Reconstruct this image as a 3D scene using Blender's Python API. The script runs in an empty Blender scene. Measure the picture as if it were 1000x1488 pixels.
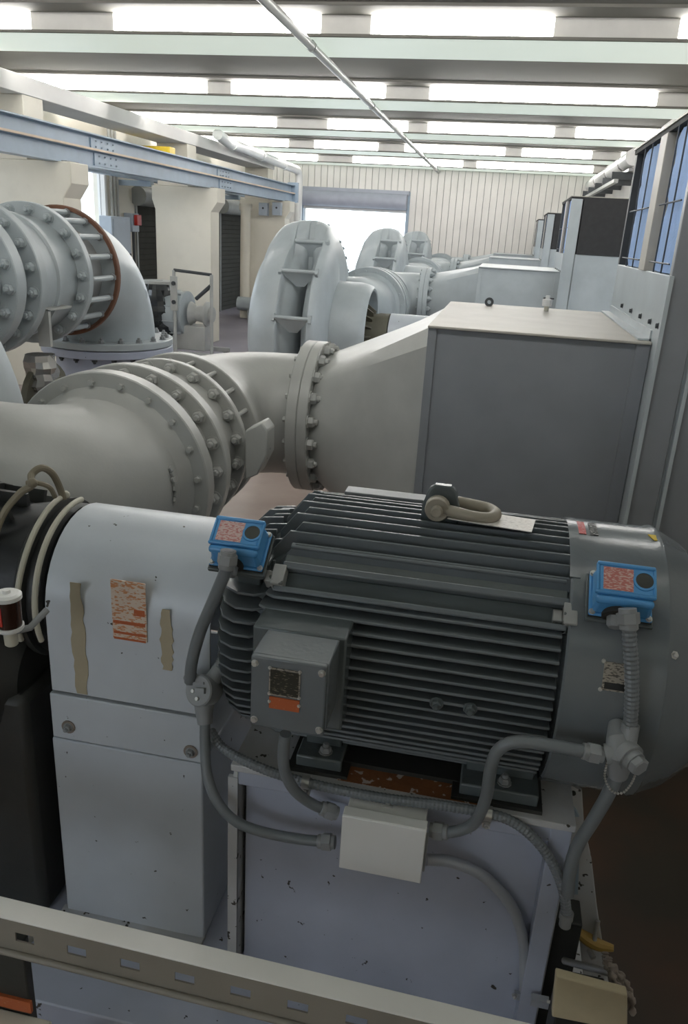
import bpy, bmesh, math, random
from mathutils import Vector, Matrix, Euler
random.seed(7)
C = bpy.context.scene.collection
SC = bpy.context.scene
PI = math.pi
V = Vector

# ------------------------------------------------------------------ camera
EYE = V((0.0, 0.0, 1.72))
FPX = 1120.0
_y, _p, _r = math.radians(-10.22), math.radians(-20.01), math.radians(3.316)
FW = V((math.sin(_y)*math.cos(_p), math.cos(_y)*math.cos(_p), math.sin(_p)))
_r0 = V((math.cos(_y), -math.sin(_y), 0)); _u0 = _r0.cross(FW)
RT = math.cos(_r)*_r0 + math.sin(_r)*_u0
UP = -math.sin(_r)*_r0 + math.cos(_r)*_u0
cam = bpy.data.cameras.new('camera'); camo = bpy.data.objects.new('camera', cam); C.objects.link(camo)
m = Matrix.Identity(4)
for i in range(3):
    m[i][0] = RT[i]; m[i][1] = UP[i]; m[i][2] = -FW[i]; m[i][3] = EYE[i]
camo.matrix_world = m
cam.sensor_fit = 'VERTICAL'; cam.sensor_height = 24.0; cam.lens = 24.0*FPX/1488.0
cam.clip_start = 0.05; cam.clip_end = 300
SC.camera = camo

def at(x, y, Y):                       # point seen at photo pixel (x, y) standing at depth Y
    d = (x-500)*RT - (y-744)*UP + FPX*FW
    return EYE + d*(Y/d.y)

# ------------------------------------------------------------------ world, light, exposure
W = bpy.data.worlds.new('sky'); SC.world = W; W.use_nodes = True
bg = W.node_tree.nodes['Background']
bg.inputs[0].default_value = (0.80, 0.90, 1.0, 1); bg.inputs[1].default_value = 2.6
SC.view_settings.view_transform = 'Standard'; SC.view_settings.look = 'None'
SC.view_settings.gamma = 1.0; SC.view_settings.use_curve_mapping = False
SC.view_settings.exposure = 0.66
PANE_POWER = 14.5

# ------------------------------------------------------------------ materials
def nodes(name):
    mt = bpy.data.materials.new(name); mt.use_nodes = True
    nt = mt.node_tree; return mt, nt, nt.nodes['Principled BSDF']

def paint(name, col, rough=0.4, var=0.12, chip=0.0, chipcol=(0.03, 0.025, 0.02), metal=0.0, scale=6.0, bump=0.03, dirt=0.0, dirtcol=(0.12, 0.09, 0.06), spec=0.5):
    mt, nt, b = nodes(name); L = nt.links.new; N = nt.nodes.new
    tc = N('ShaderNodeTexCoord')
    n1 = N('ShaderNodeTexNoise'); n1.inputs['Scale'].default_value = scale; n1.inputs['Detail'].default_value = 5
    L(tc.outputs['Object'], n1.inputs['Vector'])
    r = N('ShaderNodeMapRange'); r.inputs[1].default_value = 0.3; r.inputs[2].default_value = 0.7
    r.inputs[3].default_value = 1-var; r.inputs[4].default_value = 1+var
    L(n1.outputs['Fac'], r.inputs[0])
    mul = N('ShaderNodeVectorMath'); mul.operation = 'SCALE'; mul.inputs[0].default_value = col
    L(r.outputs[0], mul.inputs['Scale'])
    out = mul.outputs[0]
    if dirt:
        n3 = N('ShaderNodeTexNoise'); n3.inputs['Scale'].default_value = 3.1; n3.inputs['Detail'].default_value = 8; n3.inputs['Roughness'].default_value = 0.65
        L(tc.outputs['Object'], n3.inputs['Vector'])
        r3 = N('ShaderNodeMapRange'); r3.inputs[1].default_value = 0.5; r3.inputs[2].default_value = 0.75; r3.inputs[4].default_value = dirt
        L(n3.outputs['Fac'], r3.inputs[0])
        mx = N('ShaderNodeMix'); mx.data_type = 'RGBA'; L(r3.outputs[0], mx.inputs[0]); L(out, mx.inputs[6]); mx.inputs[7].default_value = (*dirtcol, 1)
        out = mx.outputs[2]
    if chip:
        n2 = N('ShaderNodeTexNoise'); n2.inputs['Scale'].default_value = 38; n2.inputs['Detail'].default_value = 3
        L(tc.outputs['Object'], n2.inputs['Vector'])
        r2 = N('ShaderNodeMapRange'); r2.inputs[1].default_value = 0.80-chip; r2.inputs[2].default_value = 0.82-chip
        L(n2.outputs['Fac'], r2.inputs[0])
        mx = N('ShaderNodeMix'); mx.data_type = 'RGBA'; L(r2.outputs[0], mx.inputs[0]); L(out, mx.inputs[6]); mx.inputs[7].default_value = (*chipcol, 1)
        out = mx.outputs[2]
    L(out, b.inputs['Base Color'])
    b.inputs['Roughness'].default_value = rough; b.inputs['Metallic'].default_value = metal
    b.inputs['Specular IOR Level'].default_value = spec
    if bump:
        bp = N('ShaderNodeBump'); bp.inputs['Strength'].default_value = bump*4; bp.inputs['Distance'].default_value = 0.002
        nb = N('ShaderNodeTexNoise'); nb.inputs['Scale'].default_value = 90; L(tc.outputs['Object'], nb.inputs['Vector'])
        L(nb.outputs['Fac'], bp.inputs['Height']); L(bp.outputs[0], b.inputs['Normal'])
    return mt

def printed(name, base, ink, rows=60.0, keep=0.5, rough=0.45, metal=0.0):   # label with rows of small illegible print
    mt, nt, b = nodes(name); L = nt.links.new; N = nt.nodes.new
    tc = N('ShaderNodeTexCoord'); mp = N('ShaderNodeMapping'); L(tc.outputs['Object'], mp.inputs['Vector'])
    mp.inputs['Scale'].default_value = (rows*2.0, rows*6, rows*6)
    n = N('ShaderNodeTexNoise'); n.inputs['Scale'].default_value = 1.0; n.inputs['Detail'].default_value = 1; L(mp.outputs[0], n.inputs['Vector'])
    r = N('ShaderNodeMapRange'); r.inputs[1].default_value = keep; r.inputs[2].default_value = keep+0.06; L(n.outputs['Fac'], r.inputs[0])
    mx = N('ShaderNodeMix'); mx.data_type = 'RGBA'; L(r.outputs[0], mx.inputs[0]); mx.inputs[6].default_value = (*base, 1); mx.inputs[7].default_value = (*ink, 1)
    L(mx.outputs[2], b.inputs['Base Color']); b.inputs['Roughness'].default_value = rough; b.inputs['Metallic'].default_value = metal
    return mt

def glow(name, col, power):
    mt, nt, b = nodes(name)
    b.inputs['Base Color'].default_value = (0.8, 0.8, 0.8, 1)
    b.inputs['Emission Color'].default_value = (*col, 1); b.inputs['Emission Strength'].default_value = power
    return mt

M = {}
M['pipe'] = paint('grey_pipe_paint', (0.385, 0.39, 0.375), 0.36, 0.07, dirt=0.10)
M['bluegrey'] = paint('blue_grey_paint', (0.385, 0.425, 0.445), 0.38, 0.07, dirt=0.08)
M['ductshade'] = paint('shaded_duct_grey', (0.205, 0.215, 0.235), 0.42, 0.06, dirt=0.12)  # shaded copy of the duct grey: front shade put into the paint
M['ducttop'] = paint('dusty_cream_duct_top', (0.42, 0.395, 0.35), 0.5, 0.06, dirt=0.15)
M['duct'] = paint('duct_grey_paint', (0.33, 0.335, 0.335), 0.42, 0.06, dirt=0.12)
M['guard'] = paint('pale_guard_paint', (0.49, 0.525, 0.575), 0.33, 0.05, chip=0.088, dirt=0.12, dirtcol=(0.40, 0.38, 0.35))
M['base'] = paint('pale_base_paint', (0.375, 0.405, 0.50), 0.38, 0.07, chip=0.092, dirt=0.14, dirtcol=(0.28, 0.25, 0.22))
M['edge'] = paint('worn_pale_edge_paint', (0.47, 0.48, 0.50), 0.45, 0.1, chip=0.15, dirt=0.4, dirtcol=(0.35, 0.28, 0.20))
M['rust'] = paint('rusty_steel', (0.20, 0.075, 0.025), 0.75, 0.35, chip=0.2, chipcol=(0.45, 0.38, 0.34), bump=0.15)
M['rustring'] = paint('rusty_brown_ring', (0.16, 0.075, 0.045), 0.7, 0.25, bump=0.12)
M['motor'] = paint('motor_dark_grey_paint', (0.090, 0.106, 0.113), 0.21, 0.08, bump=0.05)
M['motorlit'] = paint('motor_lit_grey_paint', (0.135, 0.152, 0.165), 0.20, 0.08, bump=0.05)  # lighter copy of the motor paint: light put into fins and cowl
M['chipped'] = paint('chipped_silver_grey', (0.30, 0.30, 0.29), 0.35, 0.3, chip=0.2, chipcol=(0.08, 0.09, 0.09))
M['black'] = paint('black_rubber', (0.012, 0.013, 0.015), 0.45, 0.2)
M['darkcast'] = paint('dark_iron_and_shade', (0.024, 0.025, 0.024), 0.5, 0.2, dirt=0.4, dirtcol=(0.045, 0.038, 0.028))  # dark iron; also used where shade is painted as a dark tone
M['olive'] = paint('dusty_olive_iron', (0.10, 0.095, 0.07), 0.55, 0.2)
M['tan'] = paint('dusty_tan_hose', (0.22, 0.19, 0.135), 0.6, 0.2)
M['cream_tube'] = paint('cream_tube', (0.50, 0.48, 0.40), 0.45, 0.1)
M['blue'] = paint('blue_enamel', (0.075, 0.28, 0.58), 0.25, 0.05)
M['bluegasket'] = paint('dark_gasket', (0.03, 0.028, 0.025), 0.6, 0.1)
M['conduit'] = paint('grey_conduit_jacket', (0.16, 0.175, 0.19), 0.38, 0.06)
M['fitting'] = paint('grey_cast_fitting', (0.24, 0.25, 0.26), 0.4, 0.1)
M['steel'] = paint('bright_steel', (0.55, 0.55, 0.54), 0.3, 0.08, metal=0.8)
M['alu'] = paint('aluminium_conduit', (0.36, 0.38, 0.42), 0.36, 0.06, metal=0.15)
M['white'] = paint('white_enamel', (0.70, 0.70, 0.69), 0.4, 0.03)
M['cream'] = paint('cream_wall_paint', (0.66, 0.625, 0.54), 0.7, 0.05, dirt=0.08, scale=1.5)
M['siding'] = paint('cream_metal_siding', (0.71, 0.685, 0.65), 0.55, 0.05, scale=2.0)
M['girder'] = paint('pale_girder_paint', (0.58, 0.57, 0.55), 0.65, 0.06, scale=2.0)
M['slab'] = paint('dull_grey_ceiling', (0.18, 0.175, 0.155), 0.8, 0.06, scale=1.5)
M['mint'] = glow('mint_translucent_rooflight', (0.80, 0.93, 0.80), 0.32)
M['crane'] = paint('pale_blue_crane_paint', (0.29, 0.365, 0.45), 0.42, 0.06, dirt=0.1)
M['craneline'] = paint('tan_conductor_bar', (0.60, 0.46, 0.34), 0.5, 0.08)
M['yellow'] = paint('yellow_hoist_paint', (0.62, 0.44, 0.03), 0.45, 0.08)
M['shutter'] = paint('dark_shutter_grey', (0.06, 0.06, 0.053), 0.8, 0.1, spec=0.1)
M['shutterhood'] = paint('shutter_hood_grey', (0.25, 0.26, 0.25), 0.5, 0.1)
M['doorhood'] = paint('blue_grey_door_hood', (0.34, 0.36, 0.42), 0.5, 0.06)
M['mesh'] = paint('black_filter_mesh', (0.028, 0.028, 0.03), 0.8, 0.12, scale=25)
M['bluefilter'] = paint('blue_filter_cloth', (0.30, 0.46, 0.78), 0.75, 0.10, scale=9, bump=0.2)
M['darkframe'] = paint('dark_frame_steel', (0.045, 0.05, 0.055), 0.55, 0.15)
M['wire'] = paint('dark_wire', (0.03, 0.04, 0.06), 0.5, 0.1)
M['foil'] = paint('crumpled_black_plastic', (0.03, 0.033, 0.036), 0.16, 0.2)
M['silverfoil'] = paint('silver_foil', (0.40, 0.39, 0.38), 0.25, 0.2, metal=0.7)
M['wood'] = paint('raw_pine_block', (0.50, 0.43, 0.29), 0.65, 0.12, dirt=0.3, dirtcol=(0.38, 0.24, 0.13), scale=9)
M['ragcol'] = paint('dusty_brown_rag', (0.24, 0.20, 0.175), 0.9, 0.25, bump=0.2)
M['ochre'] = paint('ochre_handle', (0.40, 0.25, 0.06), 0.5, 0.25)
M['shackle'] = paint('dusty_galvanised', (0.30, 0.27, 0.22), 0.5, 0.12)
M['tagw'] = printed('white_print_tag', (0.66, 0.63, 0.60), (0.45, 0.42, 0.40), 55, 0.56)
M['redlabel'] = printed('red_white_label', (0.46, 0.15, 0.13), (0.58, 0.40, 0.36), 75, 0.52)
M['whitered'] = printed('white_red_label', (0.62, 0.46, 0.44), (0.50, 0.20, 0.19), 75, 0.50)
M['nameplate'] = printed('dark_brass_plate', (0.02, 0.02, 0.014), (0.14, 0.13, 0.09), 60, 0.60, 0.35)
M['orange'] = printed('orange_red_plate', (0.42, 0.10, 0.03), (0.5, 0.25, 0.15), 60, 0.68)
M['silverplate'] = printed('silver_data_plate', (0.34, 0.31, 0.27), (0.10, 0.09, 0.08), 70, 0.55, 0.35, 0.3)
M['guardlabel'] = printed('weathered_orange_label', (0.60, 0.50, 0.42), (0.50, 0.22, 0.10), 48, 0.52)
M['bareprimer'] = paint('exposed_tan_primer', (0.36, 0.31, 0.22), 0.7, 0.15)
M['redsticker'] = printed('red_sticker', (0.45, 0.06, 0.06), (0.6, 0.4, 0.4), 80, 0.6)
M['blacksticker'] = printed('black_sticker', (0.01, 0.012, 0.012), (0.55, 0.55, 0.52), 60, 0.60)
M['glass'], _nt, _b = nodes('window_glass')
_b.inputs['Transmission Weight'].default_value = 1.0; _b.inputs['Roughness'].default_value = 0.02; _b.inputs['IOR'].default_value = 1.05
M['cap_glass'] = paint('dark_amber_bowl', (0.03, 0.012, 0.008), 0.1, 0.1)
M['sight'] = paint('dark_sight_glass', (0.03, 0.03, 0.028), 0.15, 0.1)
M['red'] = paint('red_plastic', (0.45, 0.03, 0.02), 0.4, 0.1)
M['ground'] = paint('pale_yard_concrete', (0.6, 0.6, 0.58), 0.9, 0.05, scale=0.5)
M['greybox'] = paint('grey_cabinet_paint', (0.36, 0.41, 0.47), 0.45, 0.05)
M['strutweb'] = paint('shaded_strut_steel', (0.24, 0.22, 0.19), 0.45, 0.08)  # darker copy of the strut steel, with the front web's shade in its colour
M['strut'] = paint('galvanised_strut', (0.78, 0.77, 0.75), 0.40, 0.05, metal=0.15)
M['pane_a'] = glow('beam_pane_glow', (1.0, 0.98, 0.95), PANE_POWER)
M['pane_b'] = paint('opaque_white_panel', (0.66, 0.65, 0.62), 0.4, 0.06)

def floor_material():
    mt, nt, b = nodes('painted_floor'); L = nt.links.new; N = nt.nodes.new
    tc = N('ShaderNodeTexCoord')
    n1 = N('ShaderNodeTexNoise'); n1.inputs['Scale'].default_value = 0.9; n1.inputs['Detail'].default_value = 6
    L(tc.outputs['Object'], n1.inputs['Vector'])
    r1 = N('ShaderNodeValToRGB'); r1.color_ramp.elements[0].position = 0.35; r1.color_ramp.elements[1].position = 0.65
    r1.color_ramp.elements[0].color = (0.22, 0.20, 0.24, 1); r1.color_ramp.elements[1].color = (0.29, 0.27, 0.31, 1)
    L(n1.outputs['Fac'], r1.inputs[0])
    # rust-brown stained bay by motor and near duct; near-right shade painted in dark
    sx = N('ShaderNodeSeparateXYZ'); L(tc.outputs['Object'], sx.inputs[0])
    ad = N('ShaderNodeMath'); ad.operation = 'MULTIPLY_ADD'; ad.inputs[1].default_value = 1.2; L(n1.outputs['Fac'], ad.inputs[0]); L(sx.outputs['Y'], ad.inputs[2])
    r2 = N('ShaderNodeMapRange'); r2.inputs[1].default_value = 9.2; r2.inputs[2].default_value = 7.6; L(ad.outputs[0], r2.inputs[0])
    n2 = N('ShaderNodeTexNoise'); n2.inputs['Scale'].default_value = 2.5; n2.inputs['Detail'].default_value = 5; L(tc.outputs['Object'], n2.inputs['Vector'])
    def tone(c0, c1):
        q = N('ShaderNodeValToRGB'); q.color_ramp.elements[0].position = 0.4; q.color_ramp.elements[1].position = 0.66
        q.color_ramp.elements[0].color = (*c0, 1); q.color_ramp.elements[1].color = (*c1, 1); L(n2.outputs['Fac'], q.inputs[0]); return q.outputs[0]
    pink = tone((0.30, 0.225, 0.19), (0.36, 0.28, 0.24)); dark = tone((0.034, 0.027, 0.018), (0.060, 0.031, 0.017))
    mx = N('ShaderNodeMix'); mx.data_type = 'RGBA'; L(r2.outputs[0], mx.inputs[0]); L(r1.outputs[0], mx.inputs[6]); L(pink, mx.inputs[7])
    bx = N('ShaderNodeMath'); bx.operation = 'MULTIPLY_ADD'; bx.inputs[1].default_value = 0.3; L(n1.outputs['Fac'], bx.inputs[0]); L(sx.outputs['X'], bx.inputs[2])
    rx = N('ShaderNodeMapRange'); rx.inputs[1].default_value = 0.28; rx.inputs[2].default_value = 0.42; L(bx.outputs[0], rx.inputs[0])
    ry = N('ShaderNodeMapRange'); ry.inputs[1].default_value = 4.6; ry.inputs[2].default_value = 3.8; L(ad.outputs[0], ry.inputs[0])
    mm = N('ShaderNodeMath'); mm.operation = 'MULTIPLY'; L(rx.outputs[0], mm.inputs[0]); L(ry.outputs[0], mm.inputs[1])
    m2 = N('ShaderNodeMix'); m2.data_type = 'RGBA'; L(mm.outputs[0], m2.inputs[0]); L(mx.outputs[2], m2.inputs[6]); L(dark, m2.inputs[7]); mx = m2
    L(mx.outputs[2], b.inputs['Base Color']); b.inputs['Roughness'].default_value = 0.42
    return mt
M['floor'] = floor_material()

# ------------------------------------------------------------------ mesh helpers
class MB:
    def __init__(s): s.v = []; s.f = []
    def add(s, vs, fs):
        o = len(s.v); s.v += [tuple(a) for a in vs]; s.f += [tuple(i+o for i in q) for q in fs]; return s
    def box(s, x0, x1, y0, y1, z0, z1, mat=None):
        vs = [V((x, y, z)) for x in (x0, x1) for y in (y0, y1) for z in (z0, z1)]
        if mat is not None: vs = [mat @ a for a in vs]
        return s.add(vs, [(0, 1, 3, 2), (4, 6, 7, 5), (0, 4, 5, 1), (2, 3, 7, 6), (0, 2, 6, 4), (1, 5, 7, 3)])
    def tube(s, pts, r, n=10, rfun=None, caps=True):
        pts = [V(p) for p in pts]; k = len(pts); rings = []
        t0 = (pts[1]-pts[0]).normalized(); a = t0.orthogonal().normalized()
        prev = t0
        for i, p in enumerate(pts):
            t = (pts[min(i+1, k-1)]-pts[max(i-1, 0)])
            t = t.normalized() if t.length > 1e-9 else prev
            a = (a - t*a.dot(t)); a = a.normalized() if a.length > 1e-9 else t.orthogonal().normalized()
            b = t.cross(a); rr = rfun(i) if rfun else r; prev = t
            rings.append([p+(a*math.cos(2*PI*j/n)+b*math.sin(2*PI*j/n))*rr for j in range(n)])
        vs = [q for R_ in rings for q in R_]
        fs = [(i*n+j, i*n+(j+1) % n, (i+1)*n+(j+1) % n, (i+1)*n+j) for i in range(k-1) for j in range(n)]
        if caps: fs += [tuple(range(n-1, -1, -1)), tuple((k-1)*n+j for j in range(n))]
        return s.add(vs, fs)
    def cyl(s, p0, p1, r0, r1=None, n=16):
        r1 = r0 if r1 is None else r1
        return s.tube([p0, p1], r0, n, lambda i: (r0, r1)[i])
    def lathe(s, c, ax, prof, n=32, closed=False):          # prof: (along axis, radius); both ends closed unless closed loop
        c = V(c); ax = V(ax).normalized()
        a = V((0, 0, 1)) if abs(ax.z) < 0.9 else V((1, 0, 0)); a = (a-ax*a.dot(ax)).normalized(); b = ax.cross(a)
        vs = [c+ax*h+(a*math.cos(2*PI*j/n)+b*math.sin(2*PI*j/n))*r for h, r in prof for j in range(n)]
        k = len(prof); fs = []
        for i in range(k if closed else k-1):
            i2 = (i+1) % k
            fs += [(i*n+j, i*n+(j+1) % n, i2*n+(j+1) % n, i2*n+j) for j in range(n)]
        if not closed: fs += [tuple(range(n-1, -1, -1)), tuple((k-1)*n+j for j in range(n))]
        return s.add(vs, fs)
    def ring(s, c, ax, r0, r1, t, n=40):                    # flat ring plate of thickness t starting at c
        return s.lathe(c, ax, [(0, r0), (0, r1-0.004), (0.004, r1), (t-0.004, r1), (t, r1-0.004), (t, r0)], n, True)
    def prism(s, poly, d):                                   # poly: list of 3D points, extruded by vector d
        poly = [V(p) for p in poly]; d = V(d); n = len(poly)
        return s.add(poly+[p+d for p in poly], [tuple(range(n-1, -1, -1)), tuple(range(n, 2*n))]+[(i, (i+1) % n, n+(i+1) % n, n+i) for i in range(n)])
    def ball(s, c, r, n=10, sc=(1, 1, 1)):
        c = V(c); k = n//2+1; vs = []; fs = []
        for i in range(k+1):
            t = PI*i/k
            for j in range(n): vs.append(c+V((r*sc[0]*math.sin(t)*math.cos(2*PI*j/n), r*sc[1]*math.sin(t)*math.sin(2*PI*j/n), r*sc[2]*math.cos(t))))
        for i in range(k):
            for j in range(n): fs.append((i*n+j, i*n+(j+1) % n, (i+1)*n+(j+1) % n, (i+1)*n+j))
        return s.add(vs, fs)
    def mesh(s, name, mat, sharp=32):
        me = bpy.data.meshes.new(name); me.from_pydata(s.v, [], s.f)
        bm = bmesh.new(); bm.from_mesh(me)
        bmesh.ops.remove_doubles(bm, verts=bm.verts, dist=1e-6)
        bmesh.ops.recalc_face_normals(bm, faces=bm.faces); bm.to_mesh(me); bm.free()
        me.polygons.foreach_set('use_smooth', [True]*len(me.polygons))
        me.set_sharp_from_angle(angle=math.radians(sharp))
        me.materials.append(mat); return me

def link(name, me, parent=None, bevel=0):
    o = bpy.data.objects.new(name, me); C.objects.link(o)
    if parent is not None:
        o.parent = parent
        o.matrix_parent_inverse = world_of(parent).inverted()
    if bevel:
        b = o.modifiers.new('soft_edges', 'BEVEL'); b.width = bevel; b.segments = 2; b.limit_method = 'ANGLE'; b.angle_limit = math.radians(40)
    return o
def world_of(o):
    mw = Matrix.LocRotScale(o.location, o.rotation_euler, o.scale)
    if o.parent is not None: mw = world_of(o.parent) @ o.matrix_parent_inverse @ mw
    return mw
def part(name, mb, mat, parent, bevel=0, sharp=32, label=None):
    o = link(name, mb.mesh(name, M[mat] if isinstance(mat, str) else mat, sharp), parent, bevel)
    if label: o['label'] = label
    return o
def tag(o, label, cat, group=None):
    o['label'] = label; o['category'] = cat
    if group: o['group'] = group
    return o
def thing(name, label, cat, loc=(0, 0, 0), group=None):
    o = bpy.data.objects.new(name, None); C.objects.link(o); o.location = loc; o.empty_display_size = 0.1
    return tag(o, label, cat, group)
def struct(name, mb, mat, parent=None, bevel=0, sharp=32):
    o = part(name, mb, mat, parent, bevel, sharp)
    if parent is None: o['kind'] = 'structure'
    return o
def spline(pts, k=8):
    pts = [V(p) for p in pts]; out = []
    P = [pts[0]*2-pts[1]]+pts+[pts[-1]*2-pts[-2]]
    for i in range(1, len(P)-2):
        a, b, c, d = P[i-1:i+3]
        for j in range(k):
            t = j/k
            out.append(0.5*((2*b)+(c-a)*t+(2*a-5*b+4*c-d)*t*t+(3*b-a-3*c+d)*t*t*t))
    out.append(pts[-1]); return out
def resample(pts, step):
    out = [V(pts[0])]; acc = 0.0
    for a, b in zip(pts[:-1], pts[1:]):
        seg = (b-a).length; 
        while acc+seg >= step:
            t = (step-acc)/seg; a = a+(b-a)*t; out.append(V(a)); seg = (b-a).length; acc = 0.0
        acc += seg
    return out
def basis(ax):
    ax = V(ax).normalized(); return ax.to_track_quat('Z', 'Y').to_matrix().to_4x4()

# a bolt: hexagon head, washer and stub end along +Z from the plate face
BOLTS = {}
def bolt_mesh(r, mat, stud):
    key = (round(r, 4), mat, stud)
    if key not in BOLTS:
        b = MB(); b.cyl((0, 0, -0.001), (0, 0, 0.16*r), 1.28*r, 1.28*r, 10)
        b.lathe((0, 0, 0.15*r), (0, 0, 1), [(0, r), (0.8*r, r), (1.0*r, 0.84*r)], 6)
        if stud: b.lathe((0, 0, 1.1*r), (0, 0, 1), [(0, 0.55*r), (0.55*r, 0.55*r), (0.7*r, 0.4*r)], 8)
        BOLTS[key] = b.mesh('bolt', M[mat], 25)
    return BOLTS[key]
def bolt(p, ax, r, mat, parent, name='bolt', stud=True, spin=None):
    o = bpy.data.objects.new(name, bolt_mesh(r, mat, stud)); C.objects.link(o)
    o.parent = parent; o.matrix_parent_inverse = world_of(parent).inverted()
    s = random.uniform(0, PI/3) if spin is None else spin
    mw = Matrix.Translation(V(p)) @ basis(ax) @ Matrix.Rotation(s, 4, 'Z')
    o.location = mw.to_translation(); o.rotation_euler = mw.to_euler(); return o
def bolt_ring(c, ax, R, n, r, mat, parent, off=0.0, stud=True, keep=None):
    c = V(c); ax = V(ax).normalized()
    a = V((0, 0, 1)) if abs(ax.z) < 0.9 else V((1, 0, 0)); a = (a-ax*a.dot(ax)).normalized(); b = ax.cross(a)
    for i in range(n):
        t = 2*PI*(i+off)/n; p = c+(a*math.cos(t)+b*math.sin(t))*R
        if keep is None or keep(p): bolt(p, ax, r, mat, parent, stud=stud)
def arc(c, a, b, R, t0, t1, n=14):                       # arc about c in plane of unit vectors a, b
    c, a, b = V(c), V(a), V(b)
    return [c+(a*math.cos(t0+(t1-t0)*i/n)+b*math.sin(t0+(t1-t0)*i/n))*R for i in range(n+1)]

# ------------------------------------------------------------------ setting
FZ = -0.10                                   # floor level; the near units stand on a plinth whose top is z = 0
YW = 18.9; XR = 1.85; XL = -6.05; YB = -3.2
CH, CS = 3.12, 3.266                         # beam underside, ceiling underside
struct('ground', MB().box(-60, 60, -50, 90, -0.32, -0.26), 'ground')
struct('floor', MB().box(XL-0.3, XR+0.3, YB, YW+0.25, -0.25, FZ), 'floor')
ceil = struct('ceiling', MB().box(XL-0.3, XR+0.2, YB, YW+0.2, CS, CS+0.12), 'slab')
beam_y = [-2.02, 0.88, 3.78, 6.68, 9.60, 12.5, 15.4, 18.2]
for i, y in enumerate(beam_y):
    y1 = min(y+0.74, YW)
    part('beam', MB().box(XL, XR, y, y1, CH, CS+0.005), 'mint', ceil, bevel=0.008)
    part('lip', MB().box(XL, XR, y-0.03, y, CH-0.004, CH+0.016), 'slab', ceil)
    part('rib', MB().box(XL, XR, max(y-0.36, YB), y-0.34, CS-0.02, CS+0.001), 'slab', ceil)
    rnd = random.Random(39+i); x = XL+.02; segs = []
    if i == 3: segs = [(-5.9, -4.05, 1), (-4.05, -3.31, 0), (-3.31, -2.45, 1), (-2.45, -1.6, 1), (-1.6, -1.2, 0), (-1.2, .15, 1), (.15, 1.03, 0), (1.03, 1.83, 1)]
    else:
        on = rnd.random() < .7
        while x < XR-.05:
            x1 = min(x+(rnd.choice([1.2, 1.8, 2.4]) if on else rnd.choice([.3, .5, .8])), XR-.02)
            segs.append((x, x1, on)); x = x1; on = not on
    if y < 0: segs = [(a, b, 0) for a, b, on in segs]      # beam added unseen behind the viewpoint for front light; panes kept dark
    for x, x1, on in segs:
        part('beam_pane', MB().box(x, x1-0.012, y-0.012, y+0.001, CH+0.018, CS-0.002), 'pane_a' if on else 'pane_b', ceil)
        if y1 < YW-0.1: part('beam_pane', MB().box(x, x1-0.012, y1-0.001, y1+0.012, CH+0.018, CS-0.002), 'pane_a' if on else 'pane_b', ceil)  # unseen rear panes, added so that light reaches the far wall

# far wall with siding panels and the roller door opening
DX0, DX1, DZ = -4.78, -2.36, 2.20
wf = struct('wall_far', MB().box(XL-0.3, DX0, YW, YW+0.2, FZ, CS).box(DX1, XR+0.2, YW, YW+0.2, FZ, CS).box(DX0, DX1, YW, YW+0.2, DZ, CS), 'shutterhood')
x = XL+.01
while x < XR-0.02:
    x1 = min(x+0.150, XR)
    z0 = DZ+.42 if (x1 > DX0-.1 and x < DX1+.07) else FZ
    part('siding_panel', MB().box(x, x1-0.011, YW-0.03, YW+0.002, z0, CS), 'siding', wf); x = x1
d = struct('door_1', MB().box(DX0-0.12, DX0, YW-0.06, YW+0.05, FZ, DZ+0.1).box(DX1, DX1+0.07, YW-0.06, YW+0.05, FZ, DZ+0.42), 'crane')
hood = MB().lathe((DX0, YW-0.16, DZ+0.20), (1, 0, 0), [(0, 0.17), (DX1-DX0+0.02, 0.17)], 20)
hood.box(DX0-0.02, DX1+0.05, YW-0.14, YW-0.02, DZ+0.34, DZ+0.44)
part('roller_hood', hood, 'doorhood', d); part('bottom_bar', MB().box(DX0, DX1, YW-0.05, YW, DZ-0.03, DZ+0.03), 'white', d)

# right and left walls
def wall_with_openings(name, axis, c0, c1, a0, a1, z0, z1, holes, mat):
    mb = MB(); a = a0
    def bx(p, q, u, v): mb.box(c0, c1, p, q, u, v) if axis == 'x' else mb.box(p, q, c0, c1, u, v)
    for h0, h1, u, v in holes:
        bx(a, h0, z0, z1); bx(h0, h1, z0, u); bx(h0, h1, v, z1); a = h1
    bx(a, a1, z0, z1); return struct(name, mb, mat)
def window(n, axis, c, a0, a1, z0, z1, bars=2):
    mb = MB()
    def bx(p, q, u, v, d=.04): mb.box(c-d, c+d, p, q, u, v) if axis == 'x' else mb.box(p, q, c-d, c+d, u, v)
    bx(a0, a0+.06, z0, z1); bx(a1-.06, a1, z0, z1); bx(a0, a1, z0, z0+.06); bx(a0, a1, z1-.06, z1)
    w = struct('window_%d' % n, mb, 'white')
    for i in range(bars+1):
        p, q = a0+.06+(a1-a0-.12)*i/(bars+1), a0+.06+(a1-a0-.12)*(i+1)/(bars+1)
        g = MB().box(c-.004, c+.004, p, q, z0+.06, z1-.06) if axis == 'x' else MB().box(p, q, c-.004, c+.004, z0+.06, z1-.06)
        part('window_pane', g, 'glass', w)
        if i: part('window_bar', MB().box(c-.03, c+.03, p-.02, p+.02, z0+.06, z1-.06) if axis == 'x' else MB().box(p-.02, p+.02, c-.03, c+.03, z0+.06, z1-.06), 'white', w)
    return w
RW = ((4.6, 7.7, .9, 2.05), (9.6, 12.4, .9, 2.05), (14.3, 16.2, .9, 2.05))
wall_with_openings('wall_right', 'x', XR, XR+0.15, YB, YW+0.2, FZ, CS, RW, 'siding')
for i, h in enumerate(RW): window(2+i, 'x', XR+.08, *h)  # hidden right windows, added to light the room from that side
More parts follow.
